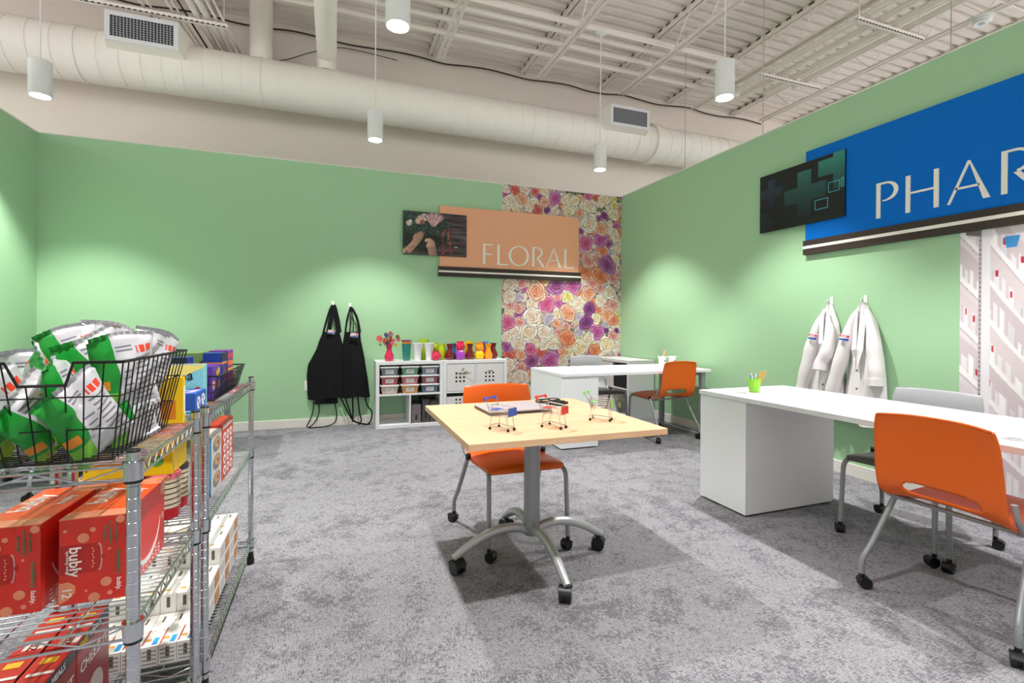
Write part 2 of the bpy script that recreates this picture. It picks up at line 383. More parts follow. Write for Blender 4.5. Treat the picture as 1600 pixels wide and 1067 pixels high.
# ------------------------------------------------------------------ painted prints (flat wallpaper and photos as colour grids)
def print_panel(name, img, fn, parent=None, mat=None):
    """img: (nz, nx, 3) linear colours; fn(u, v) -> 3-D corner position; colours are stored per vertex"""
    nz, nx, _ = img.shape
    u, v = np.meshgrid(np.linspace(0, 1, nx), np.linspace(0, 1, nz))
    p0, pu, pv = (np.array(fn(*q), float) for q in ((0, 0), (1, 0), (0, 1)))
    co = p0 + u[..., None] * (pu - p0) + v[..., None] * (pv - p0)
    idx = np.arange(nx * nz).reshape(nz, nx)
    q = np.stack([idx[:-1, :-1], idx[:-1, 1:], idx[1:, 1:], idx[1:, :-1]], -1).reshape(-1, 4)
    me = bpy.data.meshes.new(name); me.vertices.add(nx * nz); me.vertices.foreach_set('co', co.reshape(-1))
    me.loops.add(q.size); me.loops.foreach_set('vertex_index', q.reshape(-1).astype(np.int32))
    me.polygons.add(len(q)); me.polygons.foreach_set('loop_start', np.arange(0, q.size, 4, dtype=np.int32))
    me.update(calc_edges=True)
    a = me.color_attributes.new('print', 'FLOAT_COLOR', 'POINT')
    c4 = np.ones((nz * nx, 4), np.float32); c4[:, :3] = np.clip(img.reshape(-1, 3), 0, 1); a.data.foreach_set('color', c4.reshape(-1))
    me.materials.append(mat or attr_mat(name + '_print', .55))
    return mesh_obj(name, me, parent)
def srgb_lin(a):
    a = np.asarray(a, float) / 255; return np.where(a <= .04045, a / 12.92, ((a + .055) / 1.055) ** 2.4)
def smooth_noise(nz, nx, cz, cx, rng):
    g = rng.random((cz + 2, cx + 2)); zz = np.linspace(0, cz, nz); xx = np.linspace(0, cx, nx)
    i = zz.astype(int); j = xx.astype(int); fz = (zz - i)[:, None]; fx = (xx - j)[None]
    fz = fz * fz * (3 - 2 * fz); fx = fx * fx * (3 - 2 * fx)
    return (g[i][:, j] * (1 - fz) * (1 - fx) + g[i + 1][:, j] * fz * (1 - fx) + g[i][:, j + 1] * (1 - fz) * fx + g[i + 1][:, j + 1] * fz * fx)
PAL = {'w': ((255, 250, 244), (246, 206, 170)), 'c': ((255, 246, 228), (248, 216, 160)), 'p': ((252, 214, 192), (244, 140, 96)), 'k': ((247, 212, 206), (232, 120, 110)),
       'o': ((250, 180, 140), (236, 104, 70)), 'r': ((240, 140, 120), (214, 70, 72)), 'm': ((226, 150, 206), (186, 60, 140)), 'v': ((206, 140, 196), (128, 44, 112)),
       'h': ((236, 150, 190), (206, 60, 120)), 'x': ((170, 90, 160), (96, 30, 100)), 'l': ((225, 215, 226), (190, 170, 200)), 'y': ((252, 244, 226), (226, 206, 60))}
def paint_rose(img, X, Z, cx, cz, r, key, rng):
    o, c = PAL[key]; o = np.array(o, float); c = np.array(c, float)
    dx = X - cx; dz = Z - cz; m = (abs(dx) < r * 1.3) & (abs(dz) < r * 1.3)
    if not m.any(): return
    dx = dx[m]; dz = dz[m]; ph = rng.random(8) * 6.28
    dx = dx + .10 * r * np.sin(dz / r * 3 + ph[6]); dz = dz + .10 * r * np.sin(dx / r * 3 + ph[7])
    a = np.arctan2(dz, dx); d = np.hypot(dx, dz) / r
    edge = 1 + .09 * np.abs(np.sin(2.5 * a + ph[0])) - .05
    t = d / edge; ins = t < 1
    # rings of overlapping petals: each ring has its own petal count and turn; a dark crease runs under every petal lip
    k = 4.2 if r > .09 else 3.2
    w = (t ** .8) * k + .34 * np.sin(1.5 * a + ph[1] + 2.6 * t) + .16 * np.sin(3 * a + ph[2] - 4 * t)
    f = w - np.floor(w); ringi = np.clip(np.floor(w), 0, 7).astype(int)
    npet = np.array([2, 2, 3, 4, 5, 5, 6, 6])[ringi]; g = (a * npet / 6.283 + ph[ringi] + .25 * t); g = np.abs(g - np.floor(g) - .5) * 2
    sh = .52 + .50 * np.clip(f * 1.25, 0, 1) ** .7
    sh = sh * (.80 + .20 * np.clip(g * 3.0, 0, 1))
    sh = np.where(f > .93, sh * 1.08, sh)
    mixf = np.clip(t * 1.05 + .25 * (f - .5), 0, 1)[:, None] ** 1.1
    col = c * (1 - mixf) + o * mixf
    # creases take the heart colour, lips the outer colour
    col = col * (.82 + .18 * f[:, None]) * np.clip(sh, 0, 1.06)[:, None] + (c * .25 * (1 - np.clip(f * 2, 0, 1))[:, None])
    col = np.where((t > .94)[:, None], col * .72, col)
    sub = img[m]; sub[ins] = col[ins]; img[m] = sub
# rose list measured on the wall: x, z, radius, palette key
ROSES = [(2.19,1.73,0.103,'w'),(2.36,1.75,0.085,'k'),(2.58,1.64,0.143,'p'),(2.86,1.73,0.136,'v'),(3.12,1.74,0.118,'m'),(3.37,1.65,0.12,'p'),(3.43,1.79,0.09,'k'),(3.56,1.72,0.07,'k'),(3.71,1.66,0.101,'w'),(3.56,1.55,0.091,'w'),(2.18,1.57,0.094,'w'),(2.31,1.57,0.066,'l'),(2.19,1.46,0.071,'k'),(2.31,1.42,0.072,'k'),(2.51,1.47,0.095,'w'),(2.73,1.47,0.125,'h'),(2.9,1.49,0.062,'m'),(3.04,1.58,0.088,'y'),(3.22,1.5,0.099,'w'),(3.04,1.36,0.127,'p'),(2.88,1.35,0.078,'c'),(2.52,1.31,0.134,'w'),(2.33,1.22,0.079,'k'),(2.16,1.22,0.103,'h'),(2.31,1.33,0.066,'v'),(2.75,1.28,0.087,'l'),(2.88,1.21,0.074,'p'),(3.02,1.17,0.069,'k'),(3.39,1.42,0.1,'x'),(3.33,1.23,0.109,'x'),(3.21,1.31,0.069,'l'),(3.49,1.29,0.08,'c'),(3.66,1.35,0.111,'p'),(3.77,1.27,0.091,'o'),(3.52,1.41,0.06,'o'),(3.75,1.48,0.081,'k'),(3.5,1.1,0.12,'m'),(2.46,1.1,0.143,'w'),(2.69,1.1,0.116,'w'),(2.26,1.1,0.075,'w'),(2.16,1.04,0.084,'w'),(3.04,1.01,0.127,'o'),(2.91,1.09,0.068,'k'),(3.21,1.1,0.079,'l'),(3.37,1.0,0.09,'w'),(3.24,0.88,0.129,'c'),(3.47,0.84,0.1,'o'),(3.66,0.92,0.121,'c'),(3.77,1.04,0.081,'k'),(2.32,0.95,0.113,'w'),(2.14,0.9,0.071,'v'),(2.18,0.79,0.084,'r'),(2.35,0.79,0.076,'p'),(2.49,0.86,0.086,'h'),(2.66,0.83,0.087,'r'),(2.69,0.92,0.077,'w'),(2.83,0.93,0.087,'w'),(2.96,0.82,0.078,'p'),(3.06,0.81,0.069,'c'),(2.78,0.71,0.135,'m'),(2.5,0.71,0.114,'v'),(2.18,0.67,0.094,'w'),(2.35,0.61,0.085,'k'),(2.31,0.5,0.094,'w'),(2.17,0.52,0.084,'w'),(2.4,0.48,0.076,'w'),(2.96,0.7,0.098,'w'),(3.66,1.12,0.044,'x'),(3.83,1.12,0.041,'x'),(3.81,0.9,0.082,'w'),(3.35,2.1,0.109,'k'),(3.32,1.94,0.119,'o'),(3.55,1.9,0.131,'o'),(3.67,2.06,0.141,'v'),(3.49,2.14,0.08,'k'),(3.76,1.88,0.091,'k'),(3.78,2.14,0.081,'c'),(2.13,2.98,0.053,'w'),(2.25,2.99,0.071,'r'),(2.39,3.0,0.084,'w'),(2.19,2.84,0.077,'w'),(2.36,2.88,0.084,'p'),(2.54,2.99,0.054,'r'),(2.61,2.92,0.061,'v'),(2.49,2.82,0.109,'w'),(2.67,2.86,0.073,'p'),(2.84,2.93,0.098,'m'),(3.0,2.93,0.074,'c'),(3.14,2.93,0.075,'c'),(2.58,2.75,0.073,'r'),(2.72,2.76,0.049,'x'),(2.84,2.75,0.074,'w'),(3.04,2.77,0.087,'c'),(3.22,2.76,0.069,'p'),(3.38,2.88,0.114,'w'),(3.35,3.01,0.063,'h'),(3.61,2.99,0.102,'c'),(3.47,3.0,0.051,'r'),(3.77,3.01,0.051,'y'),(3.78,2.92,0.064,'y'),(3.38,2.63,0.133,'w'),(3.52,2.71,0.051,'v'),(3.61,2.76,0.057,'x'),(3.57,2.57,0.102,'p'),(3.56,2.42,0.115,'m'),(3.32,2.35,0.113,'h'),(3.69,2.36,0.064,'v'),(3.77,2.79,0.09,'c'),(3.78,2.5,0.09,'w'),(3.6,2.25,0.077,'o'),(2.12,2.73,0.059,'w'),(2.27,2.73,0.06,'c'),(3.24,2.51,0.05,'v')]
MX0, MX1, MZ0, MZ1 = 2.075, XR - .002, .10, HW
nx, nz = 500, 800
rng = np.random.default_rng(5)
gx, gz = np.meshgrid(np.linspace(MX0, MX1, nx), np.linspace(MZ0, MZ1, nz))
nb = smooth_noise(nz, nx, 90, 56, rng)[..., None]; nb2 = smooth_noise(nz, nx, 40, 24, rng)[..., None]
img = np.array((120., 92., 92.)) * (1 - nb) + np.array((232., 214., 196.)) * nb
img = np.where(nb2 > .72, np.array((104., 112., 70.)) * (.6 + .6 * nb), img)
img = np.where(nb2 < .2, np.array((150., 84., 130.)) * (.6 + .6 * nb), img)
keys = 'wcpkkwcyolwkcm'
for i in range(650):
    paint_rose(img, gx, gz, rng.uniform(MX0, MX1), rng.uniform(MZ0, MZ1), rng.uniform(.045, .085), keys[rng.integers(len(keys))], rng)
for (x, z, r, kk) in sorted(ROSES, key=lambda q: (q[2] > .12, rng.random())): paint_rose(img, gx, gz, x, z, r, kk, rng)
mur = T('floral_mural', 'wall mural of pink, peach and cream roses at the corner', 'mural', (MX0, YB, MZ0))
o = print_panel('rose_print', srgb_lin(np.clip(img, 0, 255)), lambda u, v: (u * (MX1 - MX0), -.003, v * (MZ1 - MZ0)), mur)
MB().box(0, MX1 - MX0, -.0026, -.0005, 0, MZ1 - MZ0).build('backing', M('paper_white', (240, 238, 236), .6), mur)

# pharmacy shelves mural on the right wall: u runs toward the camera from Y = 2.005
PY0, PLEN = 2.005, 2.0; PZ0, PZ1 = .10, 2.60
nx, nz = 500, 560
gu, gz = np.meshgrid(np.linspace(0, PLEN, nx), np.linspace(PZ0, PZ1, nz))
img = np.zeros((nz, nx, 3)); n1 = smooth_noise(nz, nx, 14, 10, rng)[..., None]
img[:] = np.array((226., 214., 222.)) * (1 - .25 * n1) + np.array((240., 232., 238.)) * .25 * n1
def poly_fill(pts, col):
    m = np.ones((nz, nx), bool); n = len(pts)
    for i in range(n):
        (a, b), (c, d) = pts[i], pts[(i + 1) % n]
        m &= ((c - a) * (gz - b) - (d - b) * (gu - a)) >= 0
    img[m] = col
def q(a, b, h, col, w=None): poly_fill([(a[0], a[1] - h), (b[0], b[1] - h), (b[0], b[1]), (a[0], a[1])], col)
prng = random.Random(11)
up0 = .125
for bay in range(-1, 6):
    u0 = up0 + bay * .62; u1 = u0 + .62
    for s in range(-1, 14):
        ztop = 1.56 - s * .255 + (.0 if bay == 0 else .04 * (bay % 2)) + .0
        slope = -1.62 + .14 * s if s > 0 else -1.62
        slope = max(-1.75, min(-.62, slope))
        if bay < 0: slope *= .85; ztop = 1.845 - s * .30; zs = ztop - slope * 0
        a = (u0, ztop if bay >= 0 else ztop - slope * (-(u0))); b = (u1, a[1] + slope * .62)
        # back of the shelf in shade, then goods, then the shelf front
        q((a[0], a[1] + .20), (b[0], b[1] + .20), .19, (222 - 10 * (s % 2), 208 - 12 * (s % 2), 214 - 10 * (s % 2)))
        u = u0 + .02
        while u < u1 - .03:
            w = prng.uniform(.016, .045); h = prng.uniform(.05, .15); zb = a[1] + slope * (u - u0); zb2 = a[1] + slope * (u + w - u0)
            g = prng.choice(((244, 238, 242), (236, 228, 234), (228, 218, 226), (248, 244, 248), (222, 214, 224)))
            poly_fill([(u, zb), (u + w, zb2), (u + w, zb2 + h), (u, zb + h)], g)
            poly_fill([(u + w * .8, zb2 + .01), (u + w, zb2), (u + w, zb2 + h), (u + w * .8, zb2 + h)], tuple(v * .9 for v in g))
            if prng.random() < .3:
                rz = zb + h * prng.uniform(.2, .6); poly_fill([(u + w * .2, rz), (u + w * .6, rz - .006), (u + w * .6, rz + .035), (u + w * .2, rz + .04)], prng.choice(((190, 40, 66), (204, 60, 84), (176, 52, 80))))
            u += w + prng.uniform(.0, .016)
        q(a, b, .05, (246, 241, 245)); q((a[0], a[1] - .043), (b[0], b[1] - .043), .012, (196, 180, 190))
    poly_fill([(u0 - .012, PZ0), (u0 + .035, PZ0), (u0 + .035, PZ1), (u0 - .012, PZ1)], (236, 231, 238))
    poly_fill([(u0 - .028, PZ0), (u0 - .012, PZ0), (u0 - .012, PZ1), (u0 - .028, PZ1)], (188, 176, 188))
    zz = PZ0
    while zz < PZ1: poly_fill([(u0 - .024, zz), (u0 - .016, zz), (u0 - .016, zz + .012), (u0 - .024, zz + .012)], (120, 108, 120)); zz += .03
poly_fill([(.235, 1.69), (.285, 1.69), (.30, 1.76), (.225, 1.76)], (58, 140, 205))
poly_fill([(.03, 1.80), (.11, 1.78), (.11, 1.84), (.03, 1.86)], (120, 112, 118))
mur = T('pharmacy_mural', 'wall mural photo of white pharmacy shelves on the right wall', 'mural', (XR, PY0, PZ0))
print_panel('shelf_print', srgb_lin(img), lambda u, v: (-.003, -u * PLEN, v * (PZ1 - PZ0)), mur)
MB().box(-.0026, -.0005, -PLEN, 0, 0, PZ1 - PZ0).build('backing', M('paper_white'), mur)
# ------------------------------------------------------------------ department signs
def arc_poly(cx, cz, rx, rz, a0, a1, side, top, n=18):
    """ring sector whose stroke is 'side' thick at the flanks and 'top' thick at top and bottom"""
    o = []; i = []
    for k in range(n + 1):
        a = R(a0 + (a1 - a0) * k / n); c, s = math.cos(a), math.sin(a)
        o.append((cx + rx * c, cz + rz * s)); i.append((cx + (rx - side) * c, cz + (rz - top) * s))
    return [(o[k], o[k + 1], i[k + 1], i[k]) for k in range(n)]
def letter(ch):
    r = lambda x0, z0, x1, z1: [((x0, z0), (x1, z0), (x1, z1), (x0, z1))]
    st, th = .115, .055
    if ch == 'F': return r(0, 0, st, 1) + r(st, 1 - th, .52, 1) + r(st, .47, .44, .47 + th)
    if ch == 'L': return r(0, 0, st, 1) + r(st, 0, .57, th)
    if ch == 'H': return r(0, 0, st, 1) + r(.66, 0, .66 + st, 1) + r(st, .49, .66, .49 + th)
    if ch == 'P': return r(0, 0, st, 1) + r(st, 1 - th, .25, 1) + arc_poly(.25, .73, .33, .27, 90, -82, st, th) + r(.17, .46, .295, .46 + th * .7)
    if ch == 'R': return r(0, 0, st, 1) + r(st, 1 - th, .25, 1) + arc_poly(.25, .73, .33, .27, 90, -84, st, th) + [((.22, .46), (.34, .46), (.70, 0), (.56, 0))]
    if ch == 'A': return [((0, 0), (.065, 0), (.46, .93), (.42, 1))] + [((.42, 1), (.46, .93), (.73, 0), (.87, 0), (.47, 1))] + r(.17, .33, .66, .33 + th)
    if ch == 'O': return arc_poly(.55, .5, .55, .51, 0, 360, st, th, 48)
    if ch == 'C': return arc_poly(.52, .5, .52, .51, 45, 315, st, th, 36)
    if ch == 'M': return r(0, 0, th, 1) + r(.92, 0, .92 + st, 1) + [((0, 1), (.0, .98), (.46, .0), (.52, 0), (.13, 1))] + [((.49, 0), (.55, 0), (.95, 1), (.92, 1))]
    if ch == 'Y': return [((.40, .42), (.52, .42), (.13, 1), (0, 1))] + [((.44, .42), (.50, .42), (.86, 1), (.79, 1))] + r(.405, 0, .405 + st, .43)
def sign_letters(word, starts, z0, cap, fn, d0, d1, mat, parent):
    for ch, x in zip(word, starts):
        mb = MB()
        for p in letter(ch): mb.prism([(x + a * cap, z0 + b * cap) for a, b in p], fn, d0, d1)
        o = mb.build('letter', mat, parent); o['label'] = 'white letter ' + ch
sign_white = M('sign_white', (240, 236, 228), .5)
sign_brown = M('sign_brown', (52, 40, 34), .55)
t = T('floral_sign', 'peach FLORAL department sign with bouquet photo on the back wall', 'sign', (1.238, YB, 1.803))
def fb(x0, x1, z0, z1, d0, d1): return MB().box(x0 - 1.238, x1 - 1.238, -d1, -d0, z0 - 1.803, z1 - 1.803)
fb(1.238, 3.193, 1.925, 2.688, .001, .03).build('panel', M('sign_peach', (238, 172, 136), .55, noise=.015), t)
s_ = fb(1.224, 3.229, 1.803, 1.925, .001, .04).build('stripe_board', sign_brown, t)
fb(1.224, 3.229, 1.852, 1.874, .0402, .042).build('white_line', sign_white, s_)
sign_letters('FLORAL', [v - 1.238 for v in (1.804, 2.002, 2.158, 2.495, 2.697, 2.972)], 1.979 - 1.803, .262, lambda u, v, d: (u, -d, v), .0302, .034, sign_white, t)
# bouquet photo: hands tying protea and roses over dark planks (print on a panel)
nx, nz = 200, 132; rng = np.random.default_rng(2)
gu, gv = np.meshgrid(np.linspace(0, 1, nx), np.linspace(0, 1, nz))
img = np.zeros((nz, nx, 3)); pn = smooth_noise(nz, nx, 40, 6, rng)[..., None]
img[:] = np.array((58., 46., 50.)) + 66 * (pn - .3)
for k in range(7):
    zz = .08 + k * .15; img[(abs(gv - zz) < .012)] *= .45
leaf = smooth_noise(nz, nx, 26, 34, rng)[..., None]
bq = ((gu - .30) / .42) ** 2 + ((gv - .60) / .52) ** 2 < 1 + .35 * (leaf[..., 0] - .5)
img = np.where(bq[..., None], np.array((30., 48., 42.)) * (.5 + 1.3 * leaf), img)
img = np.where((bq & (gv < .48))[..., None], img * .55, img)
def ell(cx, cz, rx, rz, col, rot=0.0, soft=0.0):
    c, s = math.cos(rot), math.sin(rot); dx = (gu - cx) * 1.5; dz = gv - cz
    d = ((dx * c + dz * s) / (rx * 1.5)) ** 2 + ((-dx * s + dz * c) / rz) ** 2
    m = d < 1; img[m] = np.array(col, float) * (1 - .28 * d[m])[:, None]
for i in range(20):
    ell(.17 + .05 * rng.standard_normal(), .82 + .1 * rng.standard_normal(), .02, .012, (70, 96, 78), rng.random() * 3)
for cx, cz, rr_, col in ((.27, .83, .06, (226, 200, 180)), (.32, .90, .05, (206, 186, 180)), (.23, .78, .05, (218, 186, 160)), (.30, .76, .04, (150, 84, 74)), (.34, .84, .035, (232, 214, 196)), (.09, .72, .045, (226, 206, 190)), (.11, .76, .03, (236, 222, 206)), (.52, .93, .04, (200, 196, 196))):
    ell(cx, cz, rr_, rr_ * 1.5, col)
for i in range(9):
    a = -.9 + i * .22; ell(.48 + .11 * math.sin(a), .72 + .16 * math.cos(a), .022, .15, (222, 190, 192) if i % 2 else (196, 140, 146), -a)
for i in range(7):
    a = -.6 + i * .2; ell(.47 + .08 * math.sin(a), .68 + .1 * math.cos(a), .02, .11, (216, 150, 150) if i % 2 else (230, 196, 194), -a)
for i in range(44):
    tt = rng.random(); side = .64 if i % 2 else .70
    ell(side + .05 * tt * (1 if i % 2 == 0 else -.6) + .012 * rng.standard_normal(), .62 - .6 * tt, .014, .028, (150, 58, 68) if rng.random() < .7 else (176, 110, 96))
def pfill(pts, col, shade=.25):
    m = np.zeros((nz, nx), bool); n = len(pts)
    for i in range(n):
        (x0, y0), (x1, y1) = pts[i], pts[(i + 1) % n]
        if y0 == y1: continue
        c_ = ((y0 > gv) != (y1 > gv)) & (gu < (x1 - x0) * (gv - y0) / (y1 - y0) + x0); m ^= c_
    ux = np.array([p[0] for p in pts]); f = (gu[m] - ux.min()) / max(1e-6, ux.max() - ux.min())
    img[m] = np.array(col, float) * (1.08 - shade * f - .12 * (gv[m] < .2))[:, None]
pfill([(.0, .02), (.10, .03), (.16, .10), (.23, .24), (.28, .34), (.31, .42), (.32, .50), (.30, .535), (.27, .55), (.24, .53), (.22, .50), (.18, .47), (.155, .42), (.15, .34), (.12, .27), (.06, .18), (.0, .10)], (218, 168, 144), .42)
pfill([(.235, .46), (.26, .48), (.285, .47), (.30, .43), (.28, .40), (.25, .41)], (190, 138, 118))
pfill([(.16, .43), (.20, .46), (.23, .455), (.20, .42)], (196, 146, 126))
pfill([(.40, .0), (.53, .0), (.515, .10), (.50, .22), (.49, .30), (.46, .36), (.41, .40), (.36, .385), (.335, .355), (.33, .32), (.35, .31), (.37, .33), (.385, .29), (.36, .25), (.355, .20), (.375, .17), (.39, .08)], (216, 168, 146), .36)
pfill([(.345, .30), (.365, .32), (.385, .285), (.37, .27)], (120, 80, 68))
pfill([(.03, .055), (.075, .03), (.085, .055), (.04, .085)], (96, 84, 92))
ell(.83, .22, .03, .02, (170, 176, 172))
pic = fb(.782, 1.581, 2.053, 2.585, .031, .045).build('photo_panel', M('panel_edge', (50, 46, 46), .5), t)
print_panel('photo_print', srgb_lin(np.clip(img, 0, 255)), lambda u, v: (.782 - 1.238 + .799 * u, -.0456, .25 + .532 * v), pic)

PSX = XR
t = T('pharmacy_sign', 'blue PHARMACY department sign with dark cross picture on the right wall', 'sign', (PSX, 3.114, 1.822))
def pb(y0, y1, z0, z1, d0, d1): return MB().box(-d1, -d0, min(y0, y1) - 3.114, max(y0, y1) - 3.114, z0 - 1.822, z1 - 1.822)
pb(.36, 3.114, 1.945, 2.722, .001, .03).build('panel', M('sign_blue', (0, 108, 202), .6, noise=.015, spec=.15), t)
s_ = pb(.34, 3.129, 1.822, 1.945, .001, .04).build('stripe_board', sign_brown, t)
pb(.34, 3.129, 1.873, 1.897, .0402, .042).build('white_line', sign_white, s_)
sign_letters('PHARMACY', [-(v - 3.114) for v in (2.521, 2.319, 2.066, 1.784, 1.55, 1.23, .97, .68)], 2.018 - 1.822, .265, lambda u, v, d: (-d, -u, v), .0302, .034, sign_white, t)
pic = pb(2.756, 3.586, 2.088, 2.628, .031, .045).build('picture_panel', M('picture_black', (12, 16, 20), .35), t)
def cross(cu, cv, s, w, cols, d):
    """plus sign of height gradient bands, u to the right from Y = 3.586"""
    f = lambda u, v, dd: (-dd, 3.586 - 3.114 - u, 2.088 - 1.822 + v)
    U, V = .83, .54; n = len(cols); mb = MB()
    for k in range(n):
        z0 = cv - s + 2 * s * k / n; z1 = cv - s + 2 * s * (k + 1) / n
        half = s if abs((z0 + z1) / 2 - cv) < w else w
        a, b_ = max(0, cu - half), min(U, cu + half); z0, z1 = max(0, z0), min(V, z1)
        if a >= b_ or z0 >= z1: continue
        mb.mat(k).prism([(a, z0), (b_, z0), (b_, z1), (a, z1)], f, d, d + .0006)
    return mb.build('cross', [M('cross_%d_%d_%d' % c, c, .4) for c in cols], pic)
def ramp(c0, c1, n): return [tuple(int(c0[i] + (c1[i] - c0[i]) * k / (n - 1)) for i in range(3)) for k in range(n)]
cross(.47, .27, .20, .066, ramp((12, 34, 38), (40, 104, 98), 12), .0452)
cross(.80, .44, .20, .068, ramp((20, 70, 70), (56, 160, 138), 12), .0453)
cross(.13, .36, .12, .04, ramp((20, 30, 44), (36, 56, 74), 12), .0451)
cross(.05, .08, .10, .035, ramp((14, 22, 36), (22, 36, 54), 12), .0451)
mb = MB(); f = lambda u, v, dd: (-dd, .472 - u, .266 + v)
for (a, b_, c, d) in ((.69, .79, .22, .30), (.57, .69, .10, .18), (.80, .825, .24, .31)):
    for p in ([(a, b_ * 0 + c), (b_, c), (b_, c + .006), (a, c + .006)], [(a, d), (b_, d), (b_, d + .006), (a, d + .006)], [(a, c), (a + .006, c), (a + .006, d), (a, d)], [(b_ - .006, c), (b_, c), (b_, d), (b_ - .006, d)]):
        mb.prism(p, f, .046, .0465)
mb.build('cyan_outline', M('cyan_line', (60, 170, 190), .4), pic)

# ------------------------------------------------------------------ chairs
def chair_shell(part):
    """moulded shell: s runs from the seat front, round the bend, up the back; chair faces +y"""
    key = [(.235, .425, .205), (.225, .447, .215), (.18, .452, .222), (.08, .445, .228), (-.04, .438, .230), (-.12, .440, .230), (-.175, .455, .230), (-.212, .485, .229),
           (-.232, .53, .227), (-.243, .60, .226), (-.252, .68, .223), (-.262, .76, .218), (-.272, .815, .208), (-.277, .828, .196)]
    P = smooth_path([(0, y, z) for y, z, w in key], 5); Wd = smooth_path([(w, 0, 0) for y, z, w in key], 5); n = len(P) - 1
    split = 30 / n
    def fn(u, s):
        k = min(int(s * n), n - 1); t_ = s * n - k; p = P[k].lerp(P[k + 1], t_); w = Wd[k].x + (Wd[k + 1].x - Wd[k].x) * t_
        x = (u * 2 - 1); d = (P[k + 1] - P[k]).normalized(); nrm = Vector((0, -d.z, d.y))   # up for the seat, forward for the back
        q = p.copy(); q.x = w * x; back = max(0, min(1, (s - .38) / .2))
        curl = (abs(x) ** 2.6) * (.030 * back + .012 * (1 - back)) - (1 - abs(x) ** 2) * .010 * (1 - back)
        q += nrm * curl * (1 if back < .5 else 1)
        return q
    hole_c, hole_h, hole_w = .565, .050, .60
    def inside(u, s): return (abs((u * 2 - 1) / hole_w) ** 4 + abs((s - hole_c - .012 * ((u * 2 - 1) / hole_w) ** 2) / hole_h) ** 3) < 1
    def fn2(u, s):
        # pull the grid vertices next to the hand hole on to its outline
        x = (u * 2 - 1) / hole_w; y = (s - hole_c - .012 * x * x) / hole_h
        v = abs(x) ** 4 + abs(y) ** 3
        if .72 < v < 1.35:
            lo, hi = .7, 1.4
            for _ in range(14):
                m = (lo + hi) / 2
                if (abs(x * m) ** 4 + abs(y * m) ** 3) < 1: lo = m
                else: hi = m
            x *= lo; y *= lo; u = (x * hole_w + 1) / 2; s = y * hole_h + hole_c + .012 * x * x
        return fn(max(0, min(1, u)), s)
    s0, s1 = (0, .44) if part == 'seat' else (.44, 1)
    mb = MB(); nu, nv = 40, 30 if part == 'seat' else 56
    mb.grid(lambda u, v: fn2(u, s0 + (s1 - s0) * v), nu, nv, keep=lambda u, v: not inside(u, s0 + (s1 - s0) * v))
    return mb
_seat = chair_shell('seat'); _back = chair_shell('backrest')
_seat_me = {}; _parts = {}
def caster_mesh():
    c = MB()
    for s in (-1, 1):
        c.tube([(s * .005, -.012, .025), (s * .021, -.012, .025)], .025, 16)
    c.tube([(-.003, -.012, .025), (.003, -.012, .025)], .022, 12)
    hood = []
    c.grid(lambda u, v: ((u - .5) * .044, -.012 + .029 * math.cos(R(10 + 150 * v)), .025 + .029 * math.sin(R(10 + 150 * v))), 2, 8)
    c.tube([(0, 0, .045), (0, 0, .07)], .011, 10)
    return c.mesh('caster', black_plastic, True)
_caster = caster_mesh()
def make_chair(label, shell, loc, rz, group, seat_mat=None, frame=grey_metal):
    t = T('office_chair', label, 'chair', loc, rz, group)
    key = shell.name
    if key not in _seat_me:
        _seat_me[key] = (_seat.mesh('seat', seat_mat or shell, True), _back.mesh('backrest', shell, True))
    for nm, me in zip(('seat', 'backrest'), _seat_me[key]):
        o = mesh_obj(nm, me, t); md = o.modifiers.new('solidify', 'SOLIDIFY'); md.thickness = .009; md.offset = 0
    if not _parts:
        for sx in (-1, 1):
            f = MB(); pts = [(sx * .222, .262, .068), (sx * .218, .245, .36)] + [tuple(p) for p in bez((sx * .217, .243, .385), (sx * .215, .235, .428), (sx * .205, .19, .428), 6)] + [(sx * .20, .05, .42), (sx * .20, -.12, .415)]
            f.tube(smooth_path(pts, 2), .0125, 10); _parts['f%d' % sx] = f.mesh('front_leg', frame, True)
            b_ = MB(); pts = [(sx * .272, -.285, .068), (sx * .271, -.283, .13), (sx * .258, -.235, .21), (sx * .238, -.125, .40), (sx * .234, -.105, .43)]
            b_.tube(smooth_path(pts, 4), .0125, 10); _parts['b%d' % sx] = b_.mesh('rear_leg', frame, True)
            a = MB(); pts = [(sx * .20, -.12, .415), (sx * .222, -.15, .425), (sx * .236, -.185, .45), (sx * .238, -.222, .50), (sx * .234, -.232, .55)]
            a.tube(smooth_path(pts, 4), .0105, 10); _parts['a%d' % sx] = a.mesh('back_support', frame, True)
            k = MB(); k.tube([(sx * .234, -.107, .425), (sx * .2335, -.10, .452)], .0155, 12); _parts['k%d' % sx] = k.mesh('leg_cap', black_plastic, True)
        _parts['x0'] = MB().tube([(-.20, .12, .424), (.20, .12, .424)], .010, 8).mesh('cross_bar', frame, True)
        _parts['x1'] = MB().tube([(-.20, -.115, .414), (.20, -.115, .414)], .010, 8).mesh('cross_bar', frame, True)
    for sx in (-1, 1):
        l = mesh_obj('leg', _parts['f%d' % sx], t); c = mesh_obj('caster', _caster, l); c.location = (sx * .222, .262, 0); c.rotation_euler = (0, 0, random.uniform(0, 6))
        l = mesh_obj('leg', _parts['b%d' % sx], t); c = mesh_obj('caster', _caster, l); c.location = (sx * .272, -.285, 0); c.rotation_euler = (0, 0, random.uniform(0, 6))
        mesh_obj('leg_cap', _parts['k%d' % sx], l)
        mesh_obj('back_support', _parts['a%d' % sx], t)
    mesh_obj('cross_bar', _parts['x0'], t); mesh_obj('cross_bar', _parts['x1'], t)
    return t
G1 = 'orange plastic chairs on casters'; G2 = 'grey plastic chairs on casters'
make_chair('orange chair tucked behind the maple table, facing the camera', orange_shell, (.96, 2.60, 0), R(180), G1)
